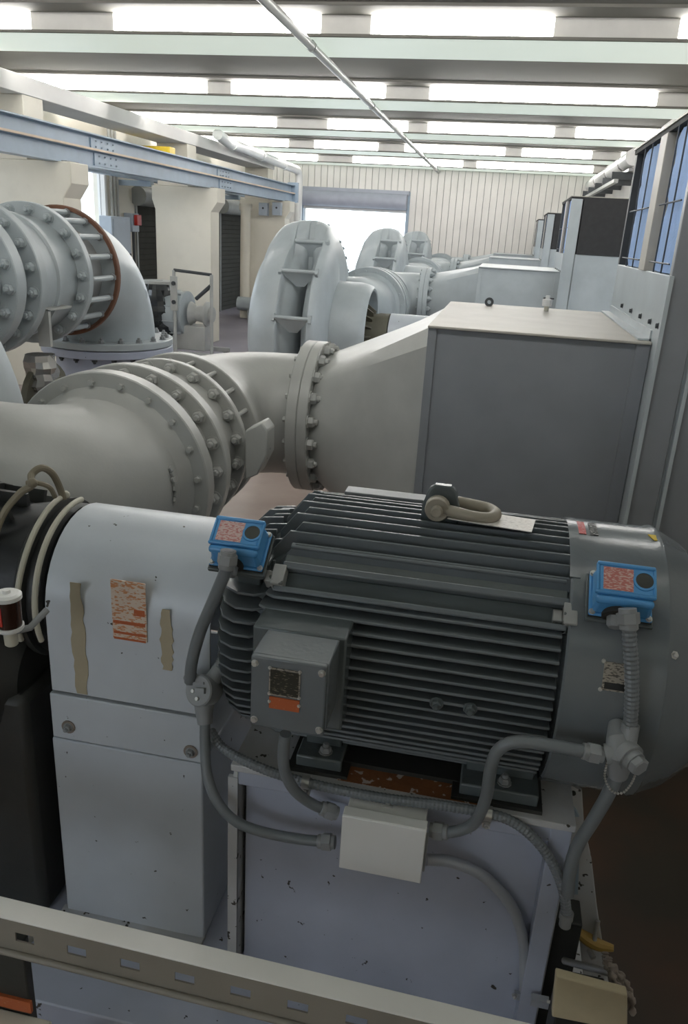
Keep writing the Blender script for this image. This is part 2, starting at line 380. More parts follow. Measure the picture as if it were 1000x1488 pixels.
BW = ((-5.4, -3.4, .8, 2.7), (-3.1, -1.4, .8, 2.7))
wall_with_openings('wall_back', 'y', YB-.15, YB, XL-.3, XR+.2, FZ, CS, BW, 'cream')
for i, h in enumerate(BW): window(6+i, 'y', YB-.08, *h)  # unseen back windows, added to shape sky light on the fronts
WY0, WY1, WZ0, WZ1 = 9.3, 11.66, 0.9, 2.55
S1 = (12.62, 14.6); S2 = (16.62, 18.5); SZ = 2.05
wl = MB()
for y0, y1, z0, z1 in [(YB, 4.7, FZ, CS), (4.7, 7.9, FZ, .9), (4.7, 7.9, 2.55, CS), (7.9, WY0, FZ, CS), (WY0, WY1, FZ, WZ0), (WY0, WY1, WZ1, CS), (WY1, S1[0], FZ, CS), (S1[0], S1[1], SZ, CS), (S1[1], S2[0], FZ, CS), (S2[0], S2[1], SZ, CS), (S2[1], YW, FZ, CS)]:
    wl.box(XL-0.2, XL, y0, y1, z0, z1)
struct('wall_left', wl, 'cream')
window(8, 'x', XL-.08, 4.7, 7.9, .9, 2.55)  # out-of-view window, added for more light from the left
w1 = struct('window_1', MB().box(XL-0.1, XL+0.02, WY0, WY0+0.06, WZ0, WZ1).box(XL-0.1, XL+0.02, WY1-0.06, WY1, WZ0, WZ1).box(XL-0.1, XL+0.02, WY0, WY1, WZ0, WZ0+0.06).box(XL-0.1, XL+0.02, WY0, WY1, WZ1-0.06, WZ1), 'white')
part('window_pane', MB().box(XL-0.06, XL-0.05, WY0+0.06, WY1-0.06, WZ0+0.06, WZ1-0.06), 'glass', w1)
for k, (y0, y1) in enumerate((S1, S2)):
    d = struct('door_%d' % (k+2), MB().box(XL-0.06, XL+0.03, y0, y0+0.05, FZ, SZ).box(XL-0.06, XL+0.03, y1-0.05, y1, FZ, SZ), 'shutterhood')
    part('backing_sheet', MB().box(XL-.07, XL-.05, y0, y1, FZ, SZ+.05), 'shutter', d)
    z = FZ
    while z < SZ-0.02:
        part('shutter_slat', MB().prism([(XL-0.05, y0+0.05, z), (XL-0.034, y0+0.05, z+0.003), (XL-0.030, y0+0.05, z+0.086), (XL-0.05, y0+0.05, z+0.089)], (0, y1-y0-0.1, 0)), 'shutter', d); z += 0.09
    part('shutter_hood', MB().lathe((XL+0.10, y0-0.08, SZ+0.02), (0, 1, 0), [(0, 0.15), (y1-y0+0.16, 0.15)], 16), 'shutterhood', d)

# pillars with corbelled heads, upper posts and girder along the left
for y in (3.5, 7.75, 11.98, 16.2):
    x0, x1 = -5.40, -4.42
    h = 2.222
    poly = [(x0, y, FZ), (x1-0.07, y, FZ), (x1-0.07, y, h-0.34), (x1+0.03, y, h-0.20), (x1+0.03, y, h), (x0-0.05, y, h), (x0-0.05, y, h-0.20), (x0, y, h-0.34)]
    p = struct('pillar', MB().prism(poly, (0, 0.36, 0)), 'cream', bevel=0.008)
    struct('pillar_top', MB().box(-5.35, -4.86, y, y+0.36, h, 2.815), 'cream', bevel=0.006)
struct('girder', MB().box(-5.35, -4.85, YB, 16.6, 2.815, 2.985), 'girder', bevel=0.006)
struct('plinth', MB().box(-2.6, 0.262, 1.147, 2.3, FZ-0.05, 0.0), 'base', bevel=0.004)

# ------------------------------------------------------------------ roof services
t = thing('sprinkler_pipe', 'thin grey pipe hung under the ceiling beams, running to the far wall', 'pipe', (-1.70, 9, 3.08))
part('pipe_run', MB().cyl((-1.70, -1.5, 3.075), (-1.70, 18.85, 3.075), 0.034, n=12), 'pipe', t)
for y in beam_y[3:]:
    part('hanger', MB().box(-1.712, -1.688, y+0.1, y+0.14, 3.07, CH+0.005).lathe((-1.70, y+0.10, 3.075), (0, 1, 0), [(0, 0.035), (0, 0.041), (0.04, 0.041), (0.04, 0.035)], 12, True), 'pipe', t)
t = thing('roof_drain_pipe', 'white pipe along the left girder that drops at the far corner', 'pipe', (-4.72, 16, 2.9))
pts = [(-4.72, 12.9, 3.05), (-4.72, 13.4, 2.99), (-4.72, 17.9, 2.92)] + arc((-4.72, 17.9, 2.70), (0, 0, 1), (0, 1, 0), 0.22, 0.1, PI/2, 6) + [(-4.72, 18.12, 1.6)]
part('pipe_run', MB().tube(pts, 0.085, 14), 'white', t)
for y in (13.6, 15.2, 16.8): part('coupling', MB().lathe((-4.72, y, 2.985-(y-13.4)*0.0155), (0, 1, -0.0155), [(0, 0.095), (0.12, 0.095)], 14), 'white', t)
t = thing('wall_pipe', 'fat white insulated pipe high on the right wall', 'pipe', (1.62, 15, 2.9))
part('pipe_run', MB().cyl((1.62, 12.6, 2.93), (1.62, 18.85, 2.93), 0.115, n=16), 'white', t)
for y in (13.4, 15.2, 17.0): part('joint_band', MB().lathe((1.62, y, 2.93), (0, 1, 0), [(0, 0.122), (0.1, 0.122)], 16), 'silverfoil', t)
t = thing('pipe_rack', 'dark bracket rack with rails below the fat white pipe', 'rack', (1.6, 15, 2.6))
part('rail', MB().box(1.42, 1.48, 12.8, 18.8, 2.60, 2.65), 'pipe', t); part('rail', MB().box(1.60, 1.66, 12.8, 18.8, 2.76, 2.80), 'duct', t)
for y in (13.0, 14.2, 15.4, 16.6, 17.8): part('bracket', MB().box(1.40, XR, y, y+0.06, 2.66, 2.76), 'darkframe', t)

# crane runway and hoist
t = thing('crane_runway', 'pale blue crane runway beam resting on the pillar heads', 'beam', (-4.6, 10, 2.23))
X = -4.60
part('lower_beam', MB().box(X-0.012, X+0.012, 1.5, 17.2, 2.235, 2.395).box(X-0.08, X+0.08, 1.5, 17.2, 2.222, 2.238).box(X-0.08, X+0.08, 1.5, 17.2, 2.388, 2.402), 'crane', t)
part('upper_channel', MB().box(X-0.04, X-0.02, 1.5, 17.2, 2.402, 2.552).box(X-0.10, X+0.07, 1.5, 17.2, 2.55, 2.564), 'crane', t)
part('conductor_bar', MB().box(X+0.075, X+0.10, 1.5, 17.0, 2.392, 2.412), 'craneline', t)
for y in (8.9, 12.9):
    sp = part('splice_plate', MB().box(X+0.012, X+0.026, y-0.30, y+0.30, 2.25, 2.38), 'crane', t)
    for a in (-0.2, -0.07, 0.07, 0.2):
        for z in (2.28, 2.35): bolt((X+0.026, y+a, z), (1, 0, 0), 0.010, 'greybox', sp)
    sp = part('splice_plate', MB().box(X-0.02, X-0.006, y-0.30, y+0.30, 2.42, 2.53), 'crane', t)
    for a in (-0.2, -0.07, 0.07, 0.2):
        for z in (2.445, 2.505): bolt((X-0.006, y+a, z), (1, 0, 0), 0.010, 'greybox', sp)
for y in (3.68, 7.93, 12.16, 16.38): part('bearing_plate', MB().box(X-0.14, X+0.14, y-0.12, y+0.12, 2.2225, 2.236), 'shutterhood', t)
part('end_stop', MB().box(X-0.10, X+0.12, 17.1, 17.2, 2.23, 2.62), 'crane', t)
t = thing('bridge_crane', 'yellow overhead hoist carriage seen above the pale blue runway', 'hoist', (-5.5, 11.0, 2.5))
part('end_truck', MB().box(-5.72, -5.46, 10.6, 11.65, 2.50, 2.64), 'yellow', t, bevel=0.02)
part('bridge_beam', MB().box(-5.72, -4.72, 11.0, 11.2, 2.58, 2.68), 'yellow', t, bevel=0.01)
part('wheel', MB().lathe((-5.62, 10.75, 2.50), (1, 0, 0), [(0, 0.07), (0.05, 0.07)], 16), 'darkframe', t)
part('wheel', MB().lathe((-5.62, 11.5, 2.50), (1, 0, 0), [(0, 0.07), (0.05, 0.07)], 16), 'darkframe', t)
t = thing('crane_runway', 'second pale runway rail mounted on the left wall under the hoist', 'beam', (-5.6, 10, 2.3))
part('rail_beam', MB().box(-5.70, -5.54, 4.2, 17.0, 2.28, 2.43), 'crane', t)
for y in (3.68, 7.93, 12.16, 16.38): part('wall_bracket', MB().box(XL, -5.52, y-0.06, y+0.06, 2.20, 2.28), 'crane', t)

# ------------------------------------------------------------------ pump units
PX, PR = -1.26, 0.289
def line_z(dy): return .871 if dy == 0 else 1.04           # discharge pipe axis and radius
def casing(dy, label, group):
    yc, zc, xc = 1.58+dy, 0.87, (-1.61 if dy else -1.72)
    t = thing('pump_casing', label, 'pump', (xc, yc, FZ), group)
    prof_g = [(-.44, .20), (-.455, .40), (-.44, .52), (-.40, .62), (-.34, .69), (-.27, .735), (-.19, .765), (-.140, .775), (-.128, .765), (-.126, .69), (-.108, .675), (-.06, .63), (-.030, .52), (-.028, .25), (.018, .25), (.020, .52), (.05, .63), (.095, .675), (.112, .69), (.114, .765), (.126, .775), (.16, .765), (.19, .72), (.215, .64), (.23, .52), (.235, .36), (.235, .20)]
    def dome(x, w, r0, xm): u = max(-1, min(1, (x-xm)/w)); return r0+(.92-r0)*max(0, 1-abs(u)**2.5)**.4
    prof_d = []
    for x, r in prof_g:
        w = .43 if x < -.03 else .26
        prof_d.append((x*.95 if x < -.3 else x, max(r if abs(x) > .22 and r < .45 else 0, dome(x, w, .40 if x < 0 else .36, -.03)) if r > .21 else .20))
    n = 84; vs = []; k = len(prof_g)
    def sm(a, b, x): x = max(0, min(1, (x-a)/(b-a))); return x*x*(3-2*x)
    for j in range(n):
        th = -90+360*j/n                    # degrees from the front, positive upwards
        w = sm(66, 84, th) if th < 180 else 1-sm(245, 262, th)
        for g, dd in zip(prof_g, prof_d):
            xo = g[0]*(1-w)+dd[0]*w; r = g[1]*(1-w)+dd[1]*w; a = math.radians(th)
            vs.append(V((xc+xo, yc-r*math.cos(a), zc+r*math.sin(a))))
    fs = [(j*k+i, j*k+i+1, ((j+1) % n)*k+i+1, ((j+1) % n)*k+i) for j in range(n) for i in range(k-1)]
    fs += [tuple(j*k for j in range(n)), tuple(j*k+k-1 for j in range(n-1, -1, -1))]
    part('volute', MB().add(vs, fs), 'bluegrey', t, sharp=50)
    for th in (73, 42, 13, -20):
        a = math.radians(th); r = .785
        p = V((xc, yc-r*math.cos(a), zc+r*math.sin(a)))
        tb = part('tie_bar', MB().cyl(p+V((-.165, 0, 0)), p+V((.165, 0, 0)), 0.016, n=8), 'bluegrey', t)
        for sg in (-1, 1):
            q = p+V((sg*.15, 0.02*math.cos(a), -0.02*math.sin(a)))
            part('lug', MB().box(-.012, .012, -.035, .035, -.03, .03, Matrix.Translation(q) @ Matrix.Rotation(-a, 4, 'X')), 'bluegrey', t)
        # gusset plates running from each bar into the gap
        part('gusset', MB().prism([p+V((-.14, 0, -.012)), p+V((.14, 0, -.012)), p+V((.035, .07, -.12)), p+V((-.035, .07, -.12))], (0, 0.012, 0.004)), 'bluegrey', t)
    for a_ in (100, 112, 124, 136):
        for xo in (-.06, .06, .17):
            a = math.radians(a_+xo*20); r = dome(xo, .26 if xo > -.03 else .43, .36, -.03)-.004
            bolt((xc+xo, yc-r*math.cos(a), zc+r*math.sin(a)), (0, -math.cos(a), math.sin(a)), 0.013, 'bluegrey', t, 'stud', stud=False)
    part('foot', MB().box(xc-.42, xc+.26, yc-.45, yc+.45, FZ if dy else 0.0, 0.20), 'bluegrey', t, bevel=0.02)
    return t

MARK0 = 19
def pump_elbow(dy, label, group, marks=False):
    PZ = line_z(dy)
    y0 = 2.34+dy; R = 0.32
    ys = y0-.06
    t = thing('pump_elbow', label, 'pipe', (PX, y0, PZ), group)
    pts = [V((PX, y0+.02, PZ)), V((PX, ys, PZ))]+arc((PX-R, ys, PZ), (1, 0, 0), (0, -1, 0), R, 0.08, PI/2, 14)+[V((-1.62 if dy else -1.66, ys-R, PZ))]
    nb = len(pts)-1
    part('elbow', MB().tube(pts, PR, 40, (lambda i: PR*(1+.20*max(0, (i-4)/(nb-4))**1.2)) if dy == 0 else None), 'pipe' if dy == 0 else 'bluegrey', t, sharp=60)
    part('weld_neck', MB().lathe((PX, y0-.05, PZ), (0, 1, 0), [(0, PR), (.03, PR+.014), (.06, PR+.04)], 40), 'pipe' if dy == 0 else 'bluegrey', t, sharp=60)
    fl = part('flange', MB().ring((PX, y0, PZ), (0, 1, 0), PR-.03, .369, .062, 56), 'pipe' if dy == 0 else 'bluegrey', t)
    bolt_ring((PX, y0, PZ), (0, -1, 0), .334, 20, .011, 'pipe' if dy == 0 else 'bluegrey', fl, 0.35, stud=False)
    if marks:
        # raised casting marks on the neck
        for i in range(7):
            a = math.radians(MARK0-i*3.4); rr = PR+.004
            c = V((PX+rr*math.cos(a), y0-.095+random.uniform(-.004, .004), PZ+rr*math.sin(a)))
            part('casting_mark', MB().box(-.004, .004, -random.uniform(.006, .012), .010, -.007, .007, Matrix.Translation(c) @ Matrix.Rotation(-a, 4, 'Y') @ Matrix.Rotation(random.uniform(-.5, .5), 4, 'X')), 'pipe', t)
    return t

def valve(dy, label, group):
    PZ = line_z(dy)
    y = 2.402+dy
    m_ = 'pipe' if dy == 0 else 'bluegrey'
    t = thing('butterfly_valve', label, 'valve', (PX, y+.2, PZ), group)
    part('body', MB().lathe((PX, y, PZ), (0, 1, 0), [(0, .22), (0, .302), (.112, .306), (.18, .338), (.225, .338), (.338, .302), (.461, .302), (.461, .22)], 48, True), m_, t)
    f1 = part('flange', MB().ring((PX, y+.130, PZ), (0, 1, 0), .28, .366, .05, 56).ring((PX, y+.184, PZ), (0, 1, 0), .28, .358, .022, 56), m_, t)
    f2 = part('flange', MB().ring((PX, y+.411, PZ), (0, 1, 0), .28, .344, .034, 56), m_, t)
    bolt_ring((PX, y+.130, PZ), (0, -1, 0), .334, 20, .0205, m_, f1, 0.1)
    bolt_ring((PX, y+.411, PZ), (0, -1, 0), .315, 20, .0225, m_, f2, 0.6)
    for i in range(20):
        a = 2*PI*(i+.6)/20; p = V((PX+.315*math.sin(a), y+.43, PZ+.315*math.cos(a)))
        part('stud_rod', MB().cyl(p, p+V((0, .21, 0)), .0096, n=8), m_, t)
    if dy == 0:
        ab = part('actuator_bracket', MB().prism([at(356, 626, 2.72), at(380, 614, 2.72), at(389, 626, 2.72), at(388, 662, 2.72), at(374, 690, 2.72), at(356, 698, 2.72)], (0, .10, 0)), m_, t, bevel=0.006)
        for q in ((376, 640), (382, 650), (377, 664)): bolt(at(q[0]+6, q[1], 2.765), (1, -.4, 0), .010, 'fitting', ab)
    return t

EY = 3.566
def discharge_elbow(dy, label, group):
    PZ = line_z(dy)
    y = 2.992+dy; m_ = 'pipe' if dy == 0 else 'bluegrey'
    t = thing('discharge_elbow', label, 'pipe', (PX, y, PZ), group)
    R = .345; ye = EY+dy
    pts = [V((PX, y+.02, PZ)), V((PX, ye-R, PZ))]+arc((PX+R, ye-R, PZ), (-1, 0, 0), (0, 1, 0), R, 0.08, PI/2, 14)+[V((-.827, ye, PZ))]
    part('elbow', MB().tube(pts, PR, 40), m_, t, sharp=60)
    fl = part('flange', MB().ring((PX, y, PZ), (0, 1, 0), PR-.03, .342, .045, 56), m_, t)
    f2 = part('flange', MB().ring((-.868, ye, PZ), (1, 0, 0), PR-.03, .357, .050, 56), m_, t)
    bolt_ring((-.868, ye, PZ), (-1, 0, 0), .328, 20, .0135, m_, f2, .5, stud=False)
    return t

def duct(dy, dz, label, group):
    PZ = line_z(dy)
    y0, y1, x0, x1, z0, z1 = 2.97+dy, 4.163+dy, -.243, .547, (.3475 if dy == 0 else .58)+dz, 1.396+dz
    t = thing('intake_duct', label, 'duct', (x0, y0, z0), group)
    ye = EY+dy; N_ = 48; secs = []
    for k in range(7):
        s = k/6; e = s
        row = []
        for j in range(N_):
            a = 2*PI*(j+.5)/N_
            cx_, sx_ = math.cos(a), math.sin(a)
            q = max(abs(cx_), abs(sx_))
            cy_, cz_ = (y0+y1)/2, (z0+z1)/2
            rc = V((-.79, ye+PR*cx_, PZ+PR*sx_)); rs = V((x0, cy_+(y1-y0)/2*cx_/q, cz_+(z1-z0)/2*sx_/q))
            row.append(rc.lerp(rs, e))
        secs.append(row)
    vs = [p for r_ in secs for p in r_]
    fs = [(i*N_+j, i*N_+(j+1) % N_, (i+1)*N_+(j+1) % N_, (i+1)*N_+j) for i in range(6) for j in range(N_)]
    part('transition', MB().add(vs, fs), 'pipe' if dy == 0 else 'bluegrey', t, sharp=30)
    fl = part('flange', MB().ring((-.817, ye, PZ), (1, 0, 0), PR-.03, .357, .047, 56), 'pipe' if dy == 0 else 'bluegrey', t)
    bolt_ring((-.770, ye, PZ), (1, 0, 0), .328, 20, .0255, 'pipe' if dy == 0 else 'bluegrey', fl, .5)
    dk = 'ductshade' if dy == 0 else 'bluegrey'
    part('box_body', MB().box(x0, x1, y0, y1, z0, z1), dk, t, bevel=0.004)
    part('top_sheet', MB().box(x0-.012, x1, y0-.018, y1+.018, z1, z1+.010), 'ducttop' if dy == 0 else 'bluegrey', t, bevel=0.003)
    part('corner_angle', MB().box(x0-.010, x0+.022, y0-.008, y0, z0, z1), dk, t)
    part('corner_angle', MB().box(x1-.05, x1-.002, y0-.010, y0, z0, z1), dk, t)
    part('stiffener', MB().box(x0+.02, x1-.05, y1, y1+.03, z1-.05, z1), 'duct', t)
    part('leg', MB().box(x0+.05, x0+.12, y0+.05, y0+.12, FZ, z0), 'duct', t); part('leg', MB().box(x0+.05, x0+.12, y1-.12, y1-.05, FZ, z0), 'duct', t)
    part('leg', MB().box(x1-.12, x1-.05, y0+.05, y0+.12, FZ, z0), 'duct', t); part('leg', MB().box(x1-.12, x1-.05, y1-.12, y1-.05, FZ, z0), 'duct', t)
    if dy == 0:
        part('lifting_ring', MB().lathe(at(711, 439, 4.05), (0.15, -1, 0.2), [(-.006, .010), (.006, .010), (.006, .022), (-.006, .022)], 16, True), 'darkframe', t)
    return t

def plenum(dy, dz, label, group):
    x0, x1, y0, y1 = .548, 1.845, 2.835+dy, 4.196+dy
    zs, zt = 1.639+dz, 2.132+dz; ztop = 2.1565+dz
    t = thing('intake_plenum', label, 'plenum', (x0, y0, FZ), group)
    part('lower_casing', MB().box(x0, x1, y0, y1, FZ, zs), 'bluegrey', t, bevel=0.004)
    if dy == 0: part('front_shade_sheet', MB().box(x0+.12, x1-.01, y0-.004, y0+.004, FZ, zs-.01), 'ductshade', t)  # thin sheet carrying the painted shade of the near plenum front
    part('top_cap', MB().box(x0-.006, x1, y0-.006, y1+.006, zt, ztop-.006), 'mesh', t)
    part('cap_sheet', MB().box(x0-.012, x1, y0-.012, y1+.012, ztop-.006, ztop), 'ducttop', t)
    part('inner_core', MB().box(x0+.10, x1, y0+.08, y1-.05, zs, zt), 'mesh', t)
    # left side: posts, blue filter mats and their wires
    part('corner_post', MB().box(x0-.002, x0+.10, y0, y0+.035, zs, zt), 'duct', t)
    part('corner_post', MB().box(x0, x0+.05, y1-.04, y1, zs, zt), 'darkframe', t)
    part('middle_post', MB().box(x0-.010, x0+.05, y0+.52, y0+.66, zs-.002, zt), 'ducttop', t, bevel=0.003)
    rnd = random.Random(int(dy*10)+3)
    for (a, b) in ((y0+.055, y0+.49), (y0+.70, y1-.12)):
        vs = []; n1, n2 = 10, 14
        for i in range(n2+1):
            jl, jr = rnd.uniform(-.008, .008), rnd.uniform(-.045, .02)
            for j in range(n1+1):
                u, w = j/n1, i/n2
                y = (a+jl)*(1-u)+(b+jr)*u
                vs.append(V((x0+.024-.014*math.sin(PI*u)**.6+rnd.uniform(-.004, .004), y, zs+.003+(zt-zs-.01)*w)))
        back = [v+V((.03, 0, 0)) for v in vs]; k = len(vs); fs = []
        for i in range(n2):
            for j in range(n1):
                q = i*(n1+1)+j; fs += [(q, q+1, q+n1+2, q+n1+1), (k+q+n1+1, k+q+n1+2, k+q+1, k+q)]
        edge = [j for j in range(n1+1)]+[(i*(n1+1)+n1) for i in range(1, n2+1)]+[n2*(n1+1)+j for j in range(n1-1, -1, -1)]+[i*(n1+1) for i in range(n2-1, 0, -1)]
        fs += [(edge[i], edge[(i+1) % len(edge)], k+edge[(i+1) % len(edge)], k+edge[i]) for i in range(len(edge))]
        fm = part('filter_mat', MB().add(vs+back, fs), 'bluefilter', t, sharp=60)
        wr = MB()
        for f in (.33, .68): wr.cyl((x0-.002, a+(b-a)*f, zs), (x0-.002, a+(b-a)*f, zt), .003, n=6)
        for f in (.07, .48): wr.cyl((x0-.004, a+.01, zs+(zt-zs)*f), (x0-.004, b-.03, zs+(zt-zs)*f), .003, n=6)
        part('wire_grid', wr, 'wire', fm)
    # front: corner column and black mesh
    part('front_column', MB().box(x0-.004, x0+.095, y0-.014, y0+.01, FZ, zt), 'ductshade' if dy == 0 else 'bluegrey', t, bevel=0.003)
    part('front_seam', MB().box(x0+.105, x0+.118, y0-.022, y0+.002, FZ, zs), 'bluegrey', t)
    part('mesh_panel', MB().box(x0+.11, x1-.02, y0-.006, y0+.05, zs, zt), 'mesh', t)
    part('side_flange', MB().box(x0-.012, x0+.002, y0-.03, y0+.0, FZ, zs), 'bluegrey', t)
    part('seam_angle', MB().box(x0-.045, x0, y0+.16, y1-.02, 1.407+dz, 1.414+dz).box(x0-.006, x0, y0+.16, y1-.02, 1.407+dz, 1.444+dz), 'bluegrey', t)
    for yy in (2.905, 3.06, 3.28, 3.53, 3.80): bolt((x0, yy+dy, 1.469+dz), (-1, 0, 0), .009, 'darkframe', t, 'rivet', stud=False)
    return t

def bearing_cage(dy, label, group):
    yc, zc = 1.58+dy, .88
    rr_ = .22 if dy == 0 else .34
    t = thing('bearing_housing', label, 'bearing', (-1.1, yc, FZ), group)
    part('housing', MB().lathe((-1.23, yc, zc), (1, 0, 0), [(0, .20), (.15, .17), (.23, .185), (.305, .185)], 32), 'black' if dy == 0 else 'olive', t)
    part('rim', MB().lathe((-1.23, yc, zc), (1, 0, 0), [(0, .16), (0, rr_), (.06, rr_-.01), (.06, .16)], 36, True), 'darkcast' if dy == 0 else 'bluegrey', t)
    if dy:
        part('inlet_nozzle', MB().lathe((-1.42, yc, zc), (1, 0, 0), [(0, .40), (0, .43), (.22, .43), (.28, .42), (.325, .405), (.34, .385), (.335, .365), (.30, .355), (.10, .345), (.10, .10)], 44), 'bluegrey', t, sharp=50)
        part('throat', MB().lathe((-1.31, yc, zc), (1, 0, 0), [(0, .34), (.01, .34)], 32), 'olive', t)
    for i in range(16):
        a = 2*PI*i/16; u = V((0, math.cos(a), math.sin(a))); c = V((0, yc, zc))
        w = V((0, -math.sin(a), math.cos(a)))*.006
        poly = [c+u*.18+V((-1.22, 0, 0))-w, c+u*(rr_-.012)+V((-1.22, 0, 0))-w, c+u*.205+V((-1.06, 0, 0))-w, c+u*.15+V((-1.06, 0, 0))-w]
        part('rib', MB().prism(poly, w*2), 'darkcast' if dy == 0 else 'olive', t)
    part('stool', MB().box(-1.23, -.97, yc-.22, yc+.22, 0.0 if dy == 0 else FZ, .66), 'darkcast' if dy == 0 else 'bluegrey', t, bevel=.02)  # near stool toned dark for the shade it stands in
    if dy == 0:
        part('sump', MB().lathe((-1.25, yc-.08, .66), (1, 0, 0), [(0, .13), (.05, .17), (.20, .17), (.25, .12)], 28), 'darkcast', t)
        part('seal_ring', MB().lathe((-1.0, yc, zc), (1, 0, 0), [(0, .18), (.012, .196), (.03, .196), (.036, .18)], 40), 'darkcast', t)
    return t

def coupling_guard(dy, label, group):
    y0, r, x0, x1 = 1.58+dy, .19, -.915, -.528
    t = thing('coupling_guard', label, 'guard', (-.72, y0, 0), group)
    zc, zb = .88, .682
    outer = [V((0, y0-r, zb)), V((0, y0-r, zc))]+[V((0, y0-r*math.cos(PI*i/20), zc+r*math.sin(PI*i/20))) for i in range(1, 20)]+[V((0, y0+r, zc)), V((0, y0+r, zb))]
    def shell(xa, xb, rr, pts):
        inn = [V((0, y0+(p.y-y0)*(rr-.006)/rr, p.z if p.z <= zc else zc+(p.z-zc)*(rr-.006)/rr)) for p in pts]
        n = len(pts); vs = []
        for x in (xa, xb):
            vs += [V((x, p.y, p.z)) for p in pts]+[V((x, p.y, p.z)) for p in inn]
        fs = []
        for i in range(n-1):
            fs += [(i, i+1, 2*n+i+1, 2*n+i), (n+i+1, n+i, 3*n+i, 3*n+i+1), (i+1, i, n+i, n+i+1), (2*n+i, 2*n+i+1, 3*n+i+1, 3*n+i)]
        for i in (0, n-1): fs.append((i, n+i, 3*n+i, 2*n+i))
        return MB().add(vs, fs)
    part('hood', shell(x0, x1, r, outer), 'guard', t, sharp=40)
    mid = [V((0, y0-r, .548)), V((0, y0-r, .676)), ]
    mb = MB()
    mb.box(x0-.006, x1-.02, y0-r-.004, y0-r+.012, .553, .674)
    bd = part('splice_band', mb, 'guard', t, bevel=.003)
    part('splice_band', MB().box(x0-.006, x1-.02, y0+r-.012, y0+r+.004, .553, .674), 'guard', t, bevel=.003)
    lw = part('lower_casing', MB().box(x0-.012, x1-.02, y0-r, y0+r, .008, .5465), 'guard', t, bevel=.004)
    if dy == 0:
        ft = part('foot_flange', MB().box(x0-.025, x1-.02, y0-r-.075, y0-r+.012, .002, .012), 'edge', t, bevel=.002); part('foot_flange', MB().box(x0-.025, x1-.02, y0+r-.012, y0+r+.06, .002, .012), 'edge', t, bevel=.002)
        for p in (at(98, 1058, 1.38), at(276, 1094, 1.38)):
            q = part('washer', MB().lathe((p.x, y0-r-.004, p.z), (0, -1, 0), [(0, .017), (.003, .017)], 16), 'ragcol', bd)
            bolt((p.x, y0-r-.006, p.z), (0, -1, 0), .0095, 'fitting', bd)
        for p in (at(97, 1326, 1.34), at(272, 1368, 1.34)):
            part('washer', MB().lathe((p.x, p.y, .012), (0, 0, 1), [(0, .020), (.003, .020)], 16), 'ragcol', ft)
            bolt((p.x, p.y, .014), (0, 0, 1), .0115, 'fitting', ft)
        pl = part('warning_label', MB().box(-.752, -.672, y0-r-.003, y0-r-.0005, .848, .990), 'guardlabel', t, label='weathered orange and white printed label')
        for i, (a, b) in enumerate(((.92, .935), (.895, .903), (.870, .876), (.856, .861))):
            part('print_band', MB().box(-.750+.05*(i == 0), -.675, y0-r-.0036, y0-r-.0029, a-.01, b-.01), 'orange', pl)
        def blotch(name, x, za, zb, w, mat):
            n = 16; L_ = []; R_ = []
            for i in range(n+1):
                z = za+(zb-za)*i/n; e = .75+.25*math.sin(PI*min(1, max(0, (i+.6)/n)))
                L_.append(V((x-w*e+random.uniform(-.003, .003), y0-r-.0016, z))); R_.append(V((x+w*e+random.uniform(-.003, .003), y0-r-.0016, z)))
            part(name, MB().prism(L_+R_[::-1], (0, .0014, 0)), mat, t, label='bare tan strip where paint has peeled')
        blotch('bare_patch', -.838, .685, .968, .017, 'bareprimer'); blotch('bare_patch', -.627, .785, .935, .014, 'bareprimer')
    return t

casing(0, 'huge rounded blue-grey pump casing cut off by the photo at the far left', 'pump casings')
pump_elbow(0, 'grey pipe elbow curving from the left edge to the nearest big bolted flange', 'pump elbows', True)
valve(0, 'grey butterfly valve with hex nuts and long studs, between the two nearest elbows', 'butterfly valves')
discharge_elbow(0, 'grey elbow behind the near valve leading right to the near square duct', 'discharge elbows')
duct(0, 0, 'nearest square grey duct with flat dark front, directly behind the motor', 'square intake ducts')
plenum(0, 0, 'nearest tall plenum with blue filter mats on its left side', 'intake plenums')
bearing_cage(0, 'black ribbed bearing housing at the left end of the near guard', 'bearing housings')
coupling_guard(0, 'white painted coupling guard with peeled tan strips, left of the motor', 'coupling guards')
DYS = (5.26, 9.92, 13.72)
ORD = ('second', 'third', 'farthest')
for k, dy in enumerate(DYS):
    o_ = ORD[k]
    loc_ = ('in front of the bright roller door', 'right beside the right jamb of the roller door', 'smallest of the row, before the siding')[k]
    casing(dy, 'split blue-grey pump casing with tie bars, %s' % loc_, 'pump casings')
    pump_elbow(dy, 'blue-grey pump elbow joined to the %s casing of the row' % ('second', 'third', 'fourth')[k], 'pump elbows')
    valve(dy, 'small blue-grey valve behind the %s pump elbow of the row' % ('second', 'third', 'fourth')[k], 'butterfly valves')
    discharge_elbow(dy, 'blue-grey elbow linking the %s valve of the row to its duct' % ('second', 'third', 'fourth')[k], 'discharge elbows')
    duct(dy, .052, 'square grey duct, %s of the row behind the motor' % ('second', 'third', 'fourth')[k], 'square intake ducts')
    plenum(dy, -.01, 'tall plenum with black mesh front, %s of the row along the right wall' % ('second', 'third', 'fourth')[k], 'intake plenums')
    bearing_cage(dy, 'olive ribbed bearing housing under the %s pump elbow of the row' % ('second', 'third', 'fourth')[k], 'bearing housings')
    coupling_guard(dy, 'pale coupling guard of the %s pump of the row, beyond the near duct' % ('second', 'third', 'fourth')[k], 'coupling guards')

